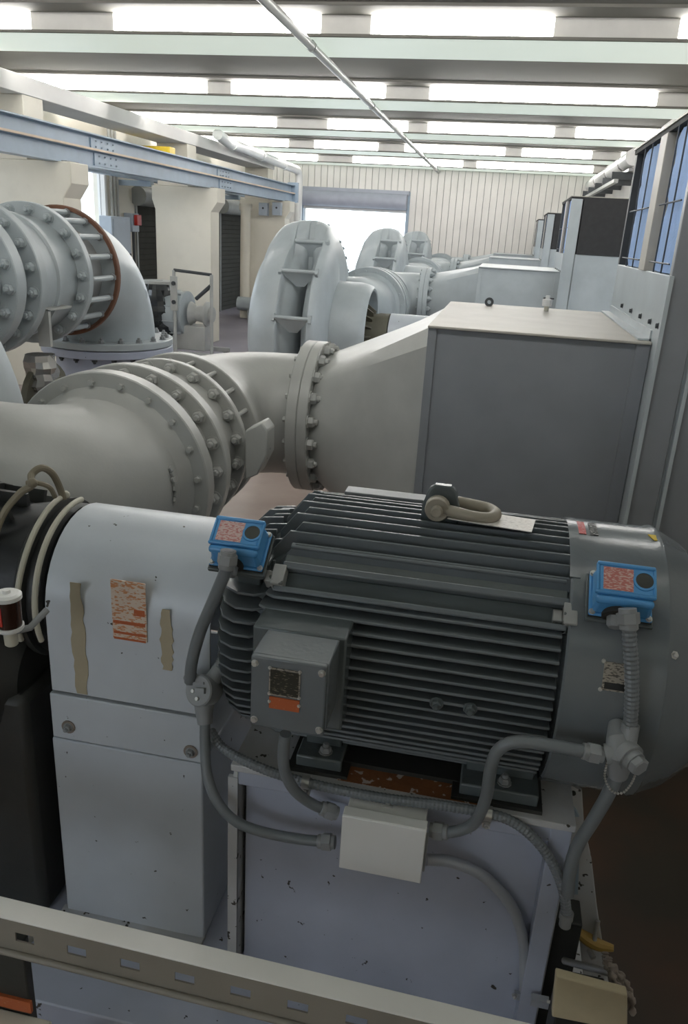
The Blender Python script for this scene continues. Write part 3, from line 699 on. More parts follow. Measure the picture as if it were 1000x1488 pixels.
# ------------------------------------------------------------------ motor
YC, ZC, MR = 1.58, .88, .28
mo = thing('electric_motor', 'big dark grey finned electric motor on a pale steel base', 'motor', (-.05, YC, .60))
part('frame_body', MB().lathe((-.395, YC, ZC), (1, 0, 0), [(0, .200), (.02, .205), (.57, .205), (.60, .22)], 48), 'darkcast', mo)  # body darkened: shade between the fins is put into its colour
# upright fins on top
fin_x0, fin_x1 = -.405, .198
k = 0
for i in range(-6, 7):
    y = YC+.0262*i; zt = ZC+math.sqrt(MR**2-(y-YC)**2)+.002; zb = ZC+math.sqrt(max(.205**2-(y-YC)**2, .0))-.01
    xa = -.352-.02*(abs(i) % 2)
    poly = [(xa-.035, y-.0032, zt-.045), (xa, y-.0032, zt), (fin_x1-.004*(i % 2), y-.0032, zt), (fin_x1, y-.0032, zb), (xa-.035, y-.0032, zb)]
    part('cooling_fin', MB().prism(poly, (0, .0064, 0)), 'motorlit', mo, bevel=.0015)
    # matching short fins over the drive-end bell
    zt2 = zt-.028
    poly = [(xa-.043, y-.003, zt2-.016), (xa-.090, y-.003, zt2-.022), (xa-.125, y-.003, zt2-.060), (xa-.13, y-.003, zb-.06), (xa-.043, y-.003, zb-.06)]
    part('bell_fin', MB().prism(poly, (0, .006, 0)), 'motorlit', mo, bevel=.0015)
# level fins on both sides
for sgn in (-1, 1):
    for i in range(-10, 8):
        z = ZC-.010+.0222*i
        h = z-ZC
        if h > .158: continue
        yo = math.sqrt(MR**2-h*h); yi = math.sqrt(max(.205**2-h*h, .008))-.012
        if sgn == -1 and z < .80 and False: continue
        y0_, y1_ = (YC-yo, YC-yi) if sgn < 0 else (YC+yi, YC+yo)
        xs = fin_x0+.01*(i % 2)
        poly = [(xs, y1_ if sgn < 0 else y0_, z-.0033), (xs, (y0_+.012) if sgn < 0 else y1_-.012, z-.0033), (xs+.02, y0_ if sgn < 0 else y1_, z-.0033), (.188, y0_ if sgn < 0 else y1_, z-.0033), (.188, y1_ if sgn < 0 else y0_, z-.0033)]
        part('cooling_fin', MB().prism(poly, (0, 0, .0066)), 'motorlit', mo, bevel=.0022)
# flat corner facets, ledges and lugs
for sgn in (-1, 1):
    def fac(a0, a1, r0, r1, xa, xb, nm, mt_):
        a0, a1 = math.radians(a0), math.radians(a1)
        P = [V((xa, YC+sgn*r*math.cos(a), ZC+r*math.sin(a))) for r, a in ((r0, a0), (r1, a0), (r1, a1), (r0, a1))]
        part(nm, MB().prism(P, (xb-xa, 0, 0)), mt_, mo, bevel=.003)
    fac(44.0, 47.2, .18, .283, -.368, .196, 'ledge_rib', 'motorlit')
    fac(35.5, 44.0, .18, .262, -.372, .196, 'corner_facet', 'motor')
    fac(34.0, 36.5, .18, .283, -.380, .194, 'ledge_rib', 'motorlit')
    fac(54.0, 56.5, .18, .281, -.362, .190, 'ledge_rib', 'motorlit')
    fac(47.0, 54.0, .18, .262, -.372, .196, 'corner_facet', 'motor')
    for xa in (-.385, .186):
        a = math.radians(40)
        c = V((xa+.012, YC+sgn*.262*math.cos(a), ZC+.262*math.sin(a)))
        part('lug_bracket', MB().box(-.012, .014, -.022, .022, -.026, .026, Matrix.Translation(c) @ Matrix.Rotation(-sgn*math.radians(40) if sgn > 0 else math.radians(40), 4, 'X')).box(-.030, -.012, -.012, .012, -.024, .010, Matrix.Translation(c) @ Matrix.Rotation(-sgn*math.radians(40) if sgn > 0 else math.radians(40), 4, 'X')), 'chipped', mo, bevel=.002)
# drive-end bell with curved fins
part('drive_end_bell', MB().lathe((-.505, YC, ZC), (1, 0, 0), [(0, .07), (.004, .11), (.02, .165), (.07, .205), (.10, .225), (.125, .24)], 44), 'motor', mo)
for i in range(-8, 6):
    z = ZC+.003+.0265*i
    if z > 1.02: continue
    h = z-ZC; ch = lambda r: math.sqrt(max(r*r-h*h, .0009))
    pr = [(-.395, ch(.246)), (-.42, ch(.262)), (-.455, ch(.262)), (-.485, ch(.245)), (-.502, ch(.215)), (-.512, ch(.165)), (-.512, .06), (-.395, .06)]
    part('bell_fin', MB().prism([V((x, YC-yy, z-.0028)) for x, yy in pr], (0, 0, .0056)), 'motorlit', mo, bevel=.0012)
part('shaft', MB().lathe((-.56, YC, ZC), (1, 0, 0), [(0, .04), (.08, .04)], 20), 'steel', mo)
# fan cowl
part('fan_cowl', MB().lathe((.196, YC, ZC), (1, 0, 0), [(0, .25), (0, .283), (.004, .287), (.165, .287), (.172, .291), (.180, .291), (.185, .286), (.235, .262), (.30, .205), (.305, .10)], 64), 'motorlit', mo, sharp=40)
part('cowl_skirt', MB().prism([(.193, YC-.002-.287*math.cos(math.radians(a)), ZC+.289*math.sin(math.radians(a))) for a in range(56, 126, 5)]+[(.193, YC-.002-.280*math.cos(math.radians(a)), ZC+.280*math.sin(math.radians(a))) for a in range(121, 55, -5)], (.02, 0, 0)), 'motorlit', mo)
bolt((.385, 1.345, 1.02), (.3, -.8, .5), .009, 'steel', mo, 'cowl_screw')
for a, x0_, x1_, m_ in ((91, .210, .228, 'redsticker'), (89, .236, .252, 'blacksticker')):
    for_ = []
    A = [math.radians(q) for q in (95.5, 91, 86.5, 82)]
    vs = [V((x, YC-.2885*math.cos(q), ZC+.2885*math.sin(q))) for q in A for x in (x0_, x1_)]
    vs2 = [V((x, YC-.2872*math.cos(q), ZC+.2872*math.sin(q))) for q in A for x in (x0_, x1_)]
    fs = [(2*i, 2*i+1, 2*i+3, 2*i+2) for i in range(3)]+[(8+2*i+2, 8+2*i+3, 8+2*i+1, 8+2*i) for i in range(3)]+[(0, 8, 9, 1), (6, 7, 15, 14)]+[(2*i, 2*i+2, 8+2*i+2, 8+2*i) for i in range(3)]+[(2*i+1, 8+2*i+1, 8+2*i+3, 2*i+3) for i in range(3)]
    part('sticker', MB().add(vs+vs2, fs), m_, mo, label='small red sticker' if m_ == 'redsticker' else 'small black sticker with pale print')
# yellow tag on the cowl
A = [math.radians(q) for q in (88, 83)]
part('warning_tag', MB().prism([V((x, YC-.2885*math.cos(q), ZC+.2885*math.sin(q))) for x, q in ((.352, A[0]), (.372, A[0]), (.372, A[1]), (.362, A[1]))], (0, -.0005, .002)), 'yellow', mo, label='tiny yellow tag')
# data plate on the cowl
a0, a1 = math.radians(25), math.radians(14.5)
def cp(x, a, r): return V((x, YC-r*math.cos(a), ZC+r*math.sin(a)))
n_ = 5
vs = [cp(x, a0+(a1-a0)*i/n_, r) for r in (.2895, .2868) for i in range(n_+1) for x in (.266, .318)]
h_ = 2*(n_+1)
fs = [(2*i, 2*i+1, 2*i+3, 2*i+2) for i in range(n_)]+[(h_+2*i+2, h_+2*i+3, h_+2*i+1, h_+2*i) for i in range(n_)]+[(2*i, 2*i+2, h_+2*i+2, h_+2*i) for i in range(n_)]+[(2*i+1, h_+2*i+1, h_+2*i+3, 2*i+3) for i in range(n_)]+[(0, h_, h_+1, 1), (2*n_, 2*n_+1, h_+2*n_+1, h_+2*n_)]
dp = part('data_plate', MB().add(vs, fs), 'silverplate', mo, label='silver data plate with a dark lower band')
vs = [cp(x, a1+(a0-a1)*q, r) for r in (.2901, .2894) for q in (.06, .18, .30) for x in (.270, .314)]
part('dark_band', MB().add(vs, [(0, 1, 3, 2), (2, 3, 5, 4), (6, 8, 9, 7), (8, 10, 11, 9), (0, 6, 7, 1), (4, 5, 11, 10), (0, 2, 8, 6), (2, 4, 10, 8), (1, 7, 9, 3), (3, 9, 11, 5)]), 'black', dp)
for x, a in ((.2645, a0), (.2645, a1), (.3195, a1)): bolt(cp(x, a, .287), (0, -math.cos(a), math.sin(a)), .0032, 'steel', dp, 'rivet', stud=False)
# terminal box
part('terminal_base', MB().box(-.390, -.207, 1.255, 1.345, .800, 1.005), 'motor', mo, bevel=.004)
tb = part('terminal_box', MB().box(-.362, -.220, 1.165, 1.256, .862, 1.001).box(-.360, -.222, 1.150, 1.163, .858, 1.004), 'motorlit', mo, bevel=.003)
for x in (-.352, -.230):
    for z in (.872, .990): bolt((x, 1.150, z), (0, -1, 0), .0055, 'steel', tb, 'cover_screw', stud=False)
npl = part('nameplate', MB().box(-.325, -.268, 1.1475, 1.1505, .931, .987), 'silverplate', tb)
npl2 = part('nameplate', MB().box(-.3225, -.2705, 1.1466, 1.1476, .934, .984), 'nameplate', tb, label='dark nameplate with faint brass print')
part('caution_plate', MB().box(-.324, -.268, 1.1475, 1.1505, .903, .927), 'orange', tb, label='orange-red caution plate')
for x in (-.324, -.269):
    for z in (.9865, .9335): bolt((x, 1.1475, z), (0, -1, 0), .0026, 'steel', tb, 'rivet', stud=False)
for z in (.917,):
    for x in (-.3235, -.2685): bolt((x, 1.1475, z), (0, -1, 0), .0026, 'steel', tb, 'rivet', stud=False)
part('ground_lug', MB().lathe((-.312, 1.20, .848), (0, -.4, 1), [(0, .009), (.016, .009)], 12), 'steel', mo)
# feet
for x0_, x1_, y0_, y1_ in ((-.315, -.215, 1.335, 1.47), (.035, .195, 1.335, 1.47), (-.315, -.215, 1.69, 1.83), (.035, .195, 1.69, 1.83)):
    f = part('foot', MB().box(x0_, x1_, y0_, y1_, .636, .664).box(x0_+.01, x1_-.01, y0_+.05, y1_-.03, .66, .72), 'motor', mo, bevel=.004)
    bolt(((x0_+x1_)/2+.01, y0_+.026, .664), (0, 0, 1), .012, 'fitting', f)
part('drip_tray_foot', MB().box(-.30, .18, 1.42, 1.74, .66, .70), 'motor', mo)
for x in (-.03, .035): bolt((x, YC-.279, .868-(.0 if x < 0 else .0)), (0, -1, 0), .011, 'motor', mo, 'plug')
# lifting lug on top
part('lifting_lug', MB().prism([(-.112, 1.545, 1.14), (-.112, 1.545, 1.185), (-.100, 1.545, 1.222), (-.088, 1.545, 1.232), (-.055, 1.545, 1.232), (-.043, 1.545, 1.222), (-.034, 1.545, 1.19), (-.034, 1.545, 1.14)], (0, .022, 0)), 'motor', mo, bevel=.004)

part('top_strip', MB().box(-.300, -.115, 1.655, 1.70, 1.146, 1.158), 'ductshade', mo, bevel=.002)
# shackle lying over, tag, top ladder plate
t = thing('shackle', 'dusty tan lifting shackle through the lug on top of the motor', 'shackle', (-.03, 1.52, 1.19))
part('pin', MB().cyl((-.078, 1.505, 1.188), (-.078, 1.605, 1.188), .012, n=14).lathe((-.078, 1.497, 1.188), (0, 1, 0), [(0, .010), (.003, .013), (.012, .013)], 10), 'shackle', t)
bow = [V((-.078, 1.527, 1.188)), V((-.045, 1.522, 1.186)), V((-.005, 1.517, 1.182)), V((.028, 1.525, 1.180)), V((.043, 1.555, 1.180)), V((.028, 1.585, 1.180)), V((-.005, 1.592, 1.182)), V((-.045, 1.590, 1.186)), V((-.078, 1.585, 1.188))]
part('bow', MB().tube(spline(bow, 6), .0125, 12), 'shackle', t)
part('eye', MB().lathe((-.078, 1.513, 1.188), (0, 1, 0), [(0, .012), (0, .024), (.004, .026), (.024, .026), (.028, .024), (.028, .012)], 20, True), 'shackle', t); part('eye', MB().lathe((-.078, 1.572, 1.188), (0, 1, 0), [(0, .012), (0, .024), (.024, .024), (.024, .012)], 20, True), 'shackle', t)
tg = tag(part('paper_tag', MB().box(-.080, .092, -.048, .048, -.0008, .0008, Matrix.Translation((.030, 1.548, 1.1705)) @ Matrix.Rotation(math.radians(-7), 4, 'Z') @ Matrix.Rotation(math.radians(-4), 4, 'X') ), 'tagw', None), 'white printed card tag lying on the motor fins beside the shackle', 'tag')

# ------------------------------------------------------------------ motor base
t = thing('motor_base', 'pale lilac-grey steel base box carrying the motor', 'base', (-.1, 1.5, 0))
part('front_panel', MB().box(-.430, .262, 1.355, 1.367, .005, .600), 'base', t)
part('left_flange', MB().prism([(-.452, 1.325, .006), (-.452, 1.325, .585), (-.452, 1.345, .612), (-.452, 1.86, .612), (-.452, 1.86, .006)], (.012, 0, 0)), 'edge', t, bevel=.002)
part('left_return', MB().box(-.462, -.440, 1.322, 1.332, .006, .585), 'edge', t)
part('right_post', MB().box(.226, .268, 1.318, 1.330, .006, .612).box(.226, .234, 1.330, 1.357, .006, .612), 'base', t, bevel=.002)
part('right_plate', MB().box(.262, .272, 1.330, 1.86, .006, .612), 'edge', t)
part('top_plate', MB().box(-.452, .272, 1.310, 1.86, .612, .628), 'edge', t, bevel=.002)
part('top_rust', MB().box(-.22, .10, 1.322, 1.372, .6275, .6295), 'rust', t, label='rust-stained bare steel strip')
part('top_shadow_plate', MB().box(-.22, .10, 1.372, 1.80, .6275, .640), 'darkcast', t)  # dark plate painting the motor's shadow onto the base top
part('top_channel', MB().box(-.440, .262, 1.322, 1.356, .568, .612), 'base', t, bevel=.004)
part('back_panel', MB().box(-.440, .262, 1.84, 1.86, .006, .612), 'base', t)
ft = part('foot_flange', MB().box(-.452, .262, 1.262, 1.357, .001, .010), 'base', t)
for x in (-.405, -.07): bolt((x, 1.335, .010), (0, 0, 1), .011, 'edge', ft)
for xa, xb in ((-.35, -.29), (-.22, -.12), (-.05, .05)): part('weld_gap', MB().box(xa, xb, 1.3535, 1.3552, .008, .013), 'black', ft)
for xa in (.02,): part('mounting_pad', MB().box(-.33, -.20, 1.325, 1.83, .628, .637).box(.02, .205, 1.325, 1.83, .628, .637), 'darkcast', t)

t = thing('base_wing', 'pale tapered steel side wing standing right of the motor base', 'plate', (.34, 1.45, 0))
pw = [at(826, 1140, 1.46), at(846, 1150, 1.46), at(849, 1200, 1.46), at(860, 1250, 1.46), at(868, 1320, 1.46), at(888, 1450, 1.46), at(850, 1440, 1.46), at(840, 1345, 1.46), at(832, 1300, 1.46), at(826, 1200, 1.46)]
part('web', MB().prism(pw, (0, .012, 0)), 'edge', t, bevel=.002)
part('gusset', MB().prism([at(826, 1164, 1.45), at(838, 1180, 1.45), at(842, 1187, 1.45), at(826, 1187, 1.45)], (0, .03, 0)), 'crane', t)
part('slot', MB().prism([at(836, 1250, 1.455), at(842, 1245, 1.455), at(840, 1300, 1.455), at(833, 1300, 1.455)], (0, .003, 0)), 'crane', t)
part('stiffener', MB().box(.276, .43, 1.472, 1.80, .004, .020), 'edge', t)
part('hole', MB().lathe(at(833, 1152, 1.458), (0, -1, 0), [(0, .006), (.003, .006)], 12), 'darkcast', t)

# ------------------------------------------------------------------ junction box and conduits
t = thing('junction_box', 'white hinged junction box on the pale motor base', 'box', (-.105, 1.28, .55))
part('box_body', MB().box(-.186, -.024, 1.245, 1.356, .490, .612), 'white', t, bevel=.003)
lid = part('lid', MB().box(-.190, -.020, 1.232, 1.245, .484, .618).box(-.190, -.020, 1.234, 1.262, .612, .619), 'white', t, bevel=.002)
part('latch', MB().box(-.118, -.094, 1.285, 1.305, .612, .617).box(-.110, -.102, 1.288, 1.302, .617, .621), 'steel', t)
part('hinge', MB().cyl((-.018, 1.247, .505), (-.018, 1.247, .60), .003, n=8), 'fitting', t)
for z in (.508, .535, .572, .600): bolt((-.024, 1.258, z), (1, 0, 0), .004, 'steel', t, 'screw', stud=False)

def conduit(name, label, pts, r, mat, group=None, ribbed=0.0, ends=(), step=.012, n=12, fitmat='fitting', plainfrom=None):
    P = resample(spline(pts, 10), step if not ribbed else .0042)
    P.append(V(pts[-1]))
    t = thing(name, label, 'conduit', P[len(P)//2], group)
    rf = (lambda i: r*(1+ribbed*(1 if i % 2 else -1))) if ribbed else None
    part('hose' if mat == 'conduit' else 'tube', MB().tube(P, r, n, rf), mat, t, sharp=60 if not ribbed else 20)
    for which, nm in ends:
        a, b = (P[0], P[min(3, len(P)-1)]) if which == 0 else (P[-1], P[max(-4, -len(P))])
        dv = (b-a).normalized()
        mb = MB().lathe(a, dv, [(0, r*1.25), (.008, r*1.25)], 16)
        mb.lathe(a+dv*.008, dv, [(0, r*1.62), (.018, r*1.62), (.020, r*1.5)], 6).lathe(a+dv*.026, dv, [(0, r*1.3), (.010, r*1.3), (.012, r*1.15)], 16)
        part(nm, mb, fitmat, t)
    return t

def strap(t, px, py, Y, mat='steel'):
    p = at(px, py, Y)
    b = MB().lathe(p+V((-.008, 0, 0)), (1, 0, 0), [(0, .0115), (0, .0155), (.016, .0155), (.016, .0115)], 14, True)
    b.box(p.x-.008, p.x+.008, p.y-.004, p.y+.028, p.z-.034, p.z-.010)
    s = part('strap', b, mat, t); bolt(p+V((0, -.006, -.022)), (0, -1, -.2), .006, mat, s); return s

BY1 = 1.345
# conduit body beside the guard
t = thing('round_fitting', 'round grey conduit body with screw cover, against the guard edge', 'fitting', at(295, 1005, BY1))
c = at(295, 1003, BY1)
ax = V((-.28, -.85, .42)).normalized()
part('round_box', MB().lathe(c+ax*-.035, ax, [(0, .028), (.01, .033), (.04, .033), (.046, .031)], 28), 'fitting', t)
cv = part('cover', MB().lathe(c+ax*.010, ax, [(0, .034), (.005, .034), (.008, .031)], 28), 'fitting', t)
sq = basis(ax)
part('cover_rib', MB().box(-.004, .020, -.006, .006, 0, .008, Matrix.Translation(c+ax*.017) @ sq @ Matrix.Rotation(.3, 4, 'Z')), 'fitting', cv)
part('cover_rib', MB().box(-.022, .016, .013, .018, 0, .004, Matrix.Translation(c+ax*.017) @ sq @ Matrix.Rotation(.3, 4, 'Z')), 'fitting', cv)
for q in ((-.011, -.004), (.004, -.016)): bolt(c+ax*.017+sq.to_3x3() @ V((q[0], q[1], 0)), ax, .0048, 'steel', cv, 'screw', stud=False)
part('hub', MB().tube([at(297, 1015, BY1+.02), at(297, 1035, BY1+.01), at(298, 1052, BY1)], .017, 16, lambda i: (.024, .019, .016)[i]), 'fitting', t)
part('hub', MB().tube([at(308, 990, BY1+.02), at(322, 968, BY1+.04)], .017, 14, lambda i: (.019, .016)[i]), 'fitting', t)
part('hub', MB().tube([at(285, 998, BY1+.02), at(276, 982, BY1+.01)], .016, 14, lambda i: (.018, .015)[i]), 'fitting', t)
conduit('conduit', 'short grey conduit nipple from the round fitting up to the motor bell', [at(319, 972, BY1+.03), at(330, 958, BY1+.05), at(350, 938, BY1+.12)], .011, 'conduit', 'grey conduits', ends=((0, 'connector'),))
conduit('conduit', 'grey conduit curving from the left blue switch down to the round fitting', [at(332, 800, 1.305), at(329, 826, 1.30), at(312, 868, 1.31), at(291, 918, 1.325), at(279, 962, 1.335), at(276, 990, 1.345)], .0125, 'conduit', 'grey conduits', ends=((0, 'connector'),))
conduit('conduit', 'long grey conduit looping from the round fitting into the lower left of the junction box', [at(298, 1050, BY1), at(298, 1080, 1.335), at(301, 1125, 1.31), at(316, 1165, 1.29), at(345, 1195, 1.285), at(390, 1211, 1.285), at(440, 1220, 1.285), at(487, 1224, 1.285)], .0115, 'conduit', 'grey conduits', ends=((1, 'connector'),))
conduit('conduit', 'grey conduit dropping from the terminal box into the junction box top left', [at(415, 1066, 1.21), at(412, 1092, 1.215), at(414, 1120, 1.23), at(428, 1148, 1.25), at(455, 1169, 1.28), at(490, 1182, 1.295)], .0115, 'conduit', 'grey conduits', ends=((1, 'connector'),))
t = conduit('flexible_conduit', 'ribbed steel flexible conduit clipped along the top of the motor base', [at(306, 1062, 1.38), at(325, 1088, 1.35), at(370, 1112, 1.315), at(420, 1130, 1.300), at(480, 1145, 1.298), at(560, 1160, 1.298), at(640, 1170, 1.298), at(705, 1181, 1.298), at(745, 1194, 1.298), at(780, 1222, 1.298), at(805, 1258, 1.298), at(819, 1295, 1.298), at(824, 1332, 1.298)], .0105, 'conduit', 'grey conduits', ribbed=.07)
strap(t, 445, 1136, 1.300); strap(t, 709, 1182, 1.298)
part('end_fitting', MB().lathe(at(824, 1326, 1.298), (0.02, .0, -1), [(0, .0145), (.016, .0145), (.016, .0125), (.035, .0125)], 14), 'fitting', t)
conduit('conduit', 'grey conduit rising from the junction box right side to the right fitting', [at(625, 1206, 1.285), at(655, 1209, 1.28), at(688, 1197, 1.27), at(706, 1160, 1.25), at(713, 1118, 1.235), at(724, 1090, 1.23), at(750, 1078, 1.23), at(800, 1083, 1.235), at(840, 1090, 1.24), at(876, 1097, 1.245)], .0118, 'conduit', 'grey conduits', ends=((0, 'connector'), (1, 'connector')))
t = conduit('rigid_conduit', 'bare aluminium conduit bending from the junction box down to the base foot', [at(620, 1249, 1.30), at(655, 1252, 1.315), at(695, 1268, 1.330), at(728, 1296, 1.336), at(750, 1330, 1.336), at(761, 1370, 1.336), at(763, 1420, 1.336), at(762, 1470, 1.336), at(757, 1530, 1.32)], .0125, 'alu', None)
sp = part('pipe_strap', MB().box(-.026, .026, -.004, .004, -.010, .010, Matrix.Translation(at(764, 1449, 1.330))), 'alu', t); bolt(at(748, 1447, 1.322), (0, -1, 0), .005, 'steel', sp)
t = thing('strut_clamp', 'galvanised clamp and screw at the foot of the aluminium conduit', 'clamp', at(800, 1458, 1.29))
part('channel', MB().box(-.02, .018, -.008, .008, -.010, .010, Matrix.Translation(at(785, 1455, 1.30))), 'alu', t)
part('screw', MB().cyl(at(795, 1455, 1.29), at(812, 1460, 1.285), .0035, n=8), 'steel', t)

BY2 = 1.245
t = thing('tee_fitting', 'grey conduit tee with hexagon plug under the right blue switch', 'fitting', at(905, 1085, BY2))
part('tee', MB().tube([at(896, 1052, BY2+.05), at(900, 1075, BY2+.015), at(902, 1095, BY2), at(897, 1125, BY2+.01)], .02, 18, lambda i: (.015, .023, .027, .019)[i]), 'fitting', t)
part('branch', MB().tube([at(880, 1096, BY2), at(905, 1093, BY2)], .019, 16), 'fitting', t)
axp = V((.5, -.75, -.1)).normalized()
cp_ = at(908, 1092, BY2)
part('plug', MB().lathe(cp_, axp, [(0, .026), (.018, .026), (.018, .020), (.030, .020)], 18).lathe(cp_+axp*.03, axp, [(0, .018), (.012, .018), (.014, .015)], 6), 'fitting', t)
part('hub', MB().tube([at(917, 1052, BY2+.02), at(912, 1080, BY2+.01)], .016, 14), 'fitting', t)
part('cap', MB().lathe(at(886, 1045, BY2+.08), (0.1, -.6, .5), [(0, .016), (.02, .016), (.026, .010)], 16), 'fitting', t)
ch = [at(882, 1108, BY2-.01), at(879, 1130, BY2-.01), at(890, 1150, BY2-.012), at(905, 1152, BY2-.012), at(918, 1138, BY2-.012), at(926, 1118, BY2-.015)]
b = MB()
for q in resample(spline(ch, 10), .0058): b.ball(q, .0026, 6)
co = part('bead_chain', b, 'steel', t); co['kind'] = 'stuff'
conduit('flexible_conduit', 'ribbed flexible conduit hanging from the right blue switch', [at(912, 884, 1.29), at(915, 925, 1.275), at(918, 975, 1.265), at(918, 1020, 1.26), at(915, 1064, 1.262)], .0125, 'conduit', 'grey conduits', ribbed=.06, ends=((0, 'connector'),))
conduit('conduit', 'grey conduit slanting down from the right tee to the base wing', [at(896, 1128, BY2+.01), at(882, 1158, 1.25), at(862, 1192, 1.265), at(840, 1228, 1.28), at(829, 1262, 1.285), at(825, 1300, 1.29)], .0128, 'conduit', 'grey conduits')

# blue vibration switches
def blue_switch(c, tilt, label, grp, lab):
    c = V(c)
    t = thing('vibration_switch', label, 'switch', c, grp)
    Mx = Matrix.Translation(c) @ Matrix.Rotation(math.radians(tilt), 4, 'X')
    w, h = .056, .045      # half width (X), half depth along slope
    def blk(a0, a1, b0, b1, z0, z1, top=.75, b2=None, topb=None):
        lo = [V((a0, b0, z0)), V((a1, b0, z0)), V((a1, b1, z0)), V((a0, b1, z0))]
        ca, cb = (a0+a1)/2, (b0+b1)/2; tb_ = topb or top
        hi = [V((ca+(v.x-ca)*top, cb+(v.y-cb)*tb_, z1)) for v in lo]
        return [Mx @ v for v in lo+hi]
    F6 = [(3, 2, 1, 0), (4, 5, 6, 7), (0, 1, 5, 4), (1, 2, 6, 5), (2, 3, 7, 6), (3, 0, 4, 7)]
    part('mounting_plate', MB().box(-w-.004, w+.004, -h-.006, h, -.014, -.004, Mx), 'motor', t, bevel=.002)
    part('gasket', MB().box(-w, w, -h, h, -.004, 0, Mx), 'bluegasket', t)
    part('rim', MB().box(-w, w, -h, h, 0, .007, Mx), 'blue', t, bevel=.003)
    part('dome', MB().add(blk(-w+.004, w-.004, -h+.003, h-.002, .006, .050, .90, topb=.80), F6), 'blue', t, bevel=.007)
    part('dome_top', MB().box(-w+.007, w-.007, -.020, h-.006, .046, .056, Mx), 'blue', t, bevel=.005)
    part('dome_brow', MB().box(-w+.005, w-.006, -h+.008, -.020, .036, .053, Mx), 'blue', t, bevel=.007)
    part('top_rim', MB().box(-w+.005, w-.005, h-.012, h-.004, .050, .0595, Mx), 'blue', t, bevel=.003)
    part('brow_rim', MB().box(-w+.003, w-.004, -.0225, -.0165, .048, .0575, Mx), 'blue', t, bevel=.0025)
    for a in (-w+.004, w-.010): part('side_rim', MB().box(a, a+.006, -.018, h-.006, .048, .0575, Mx), 'blue', t, bevel=.0025)
    part('label_plate', MB().box(-w+.016, .012, -.014, h-.014, .0555, .0568, Mx), lab, t, label='small printed red and white label')
    part('sight_ring', MB().lathe(Mx @ V((.031, .011, .054)), Mx.to_3x3() @ V((0, 0, 1)), [(0, .0155), (0, .0205), (.0045, .0195), (.0045, .0155)], 24, True), 'blue', t)
    part('sight_glass', MB().lathe(Mx @ V((.031, .011, .054)), Mx.to_3x3() @ V((0, 0, 1)), [(0, .016), (.003, .016)], 20), 'sight', t)
    part('hub_arch', MB().lathe(Mx @ V((-.008, -h+.012, .012)), Mx.to_3x3() @ V((0, -1, 0)), [(0, .026), (.013, .026), (.014, .022)], 24), 'bluegasket', t)
    part('hub', MB().lathe(Mx @ V((-.008, -h-.001, .012)), Mx.to_3x3() @ V((0, -1, -.15)), [(0, .017), (.016, .017), (.020, .014)], 8), 'fitting', t)
    for a in (-w+.006, w-.006):
        for bq in (-h+.006, h-.006): bolt(Mx @ V((a, bq, .007)), Mx.to_3x3() @ V((0, 0, 1)), .0048, 'steel', t, 'screw', stud=False)
    return t
blue_switch((-.458, 1.388, 1.098), 38, 'blue vibration switch between the white guard and the motor', 'blue switches', 'whitered')
blue_switch((.281, 1.371, 1.110), 40, 'blue vibration switch on the smooth fan cowl of the motor', 'blue switches', 'redlabel')
part('switch_bracket', MB().box(-.49, -.40, 1.36, 1.44, 1.05, 1.074).box(-.47, -.42, 1.40, 1.43, .98, 1.06), 'motor', mo, bevel=.003)
part('switch_bracket', MB().box(.235, .33, 1.37, 1.42, 1.06, 1.088), 'motor', mo, bevel=.003)

# ------------------------------------------------------------------ bearing accessories (left edge)
t = thing('grease_hose', 'dusty tan hose arching over the black bearing housing', 'hose', at(60, 700, 1.55))
part('hose', MB().tube(spline([at(-12, 790, 1.46), at(6, 745, 1.48), at(30, 716, 1.5), at(45, 706, 1.51), at(46, 690, 1.54), at(60, 680, 1.56), at(76, 688, 1.58), at(88, 712, 1.6), at(96, 742, 1.6)], 8), .0085, 10), 'tan', t)
part('hose', MB().tube(spline([at(38, 702, 1.51), at(55, 702, 1.52), at(72, 708, 1.54), at(80, 722, 1.56)], 6), .006, 8), 'tan', t)
part('tee', MB().ball(at(47, 702, 1.51), .012, 10), 'tan', t)
for i, (x, a0, a1, rr) in enumerate(((-.935, 98, -22, .199), (-.985, 100, -25, .199))):
    t = thing('grease_line', ('cream tube hooped round the bearing housing next to the guard', 'cream tube hooped round the bearing housing with a round end fitting')[i], 'tube', (x, YC-.2, ZC), None)
    pts = [V((x+.012*i*math.sin(j/16*PI), YC-rr*math.cos(math.radians(a0+(a1-a0)*j/18)), ZC+rr*math.sin(math.radians(a0+(a1-a0)*j/18)))) for j in range(19)]
    part('tube', MB().tube(pts, .0068, 10), 'cream_tube', t)
    if i: part('end_fitting', MB().ball(pts[0]+V((.004, 0, .004)), .011, 10), 'cream_tube', t)
t = thing('oiler', 'small oiler cup with white cap and dark red bowl at the left edge', 'oiler', at(12, 930, 1.2))
p = at(12, 888, 1.2)
part('cap', MB().lathe(p+V((0, 0, .028)), (0, 0, 1), [(0, .028), (.008, .028), (.012, .022), (.012, .008), (.018, .007)], 24), 'white', t)
part('bowl', MB().lathe(p+V((0, 0, -.032)), (0, 0, 1), [(0, .024), (.06, .025)], 24), 'cap_glass', t)
part('mark', MB().box(p.x-.012, p.x+.002, p.y-.0262, p.y-.022, p.z-.022, p.z+.018), 'red', t)
part('collar', MB().lathe(p+V((0, 0, -.040)), (0, 0, 1), [(0, .024), (.004, .027), (.010, .027)], 24), 'white', t)
part('stem', MB().lathe(p+V((0, 0, -.075)), (0, 0, 1), [(0, .010), (.003, .013), (.036, .014)], 16), 'cream_tube', t)
part('elbow', MB().tube([p+V((.005, 0, -.045)), p+V((.03, .02, -.042)), p+V((.045, .06, -.02))], .007, 10), 'fitting', t)

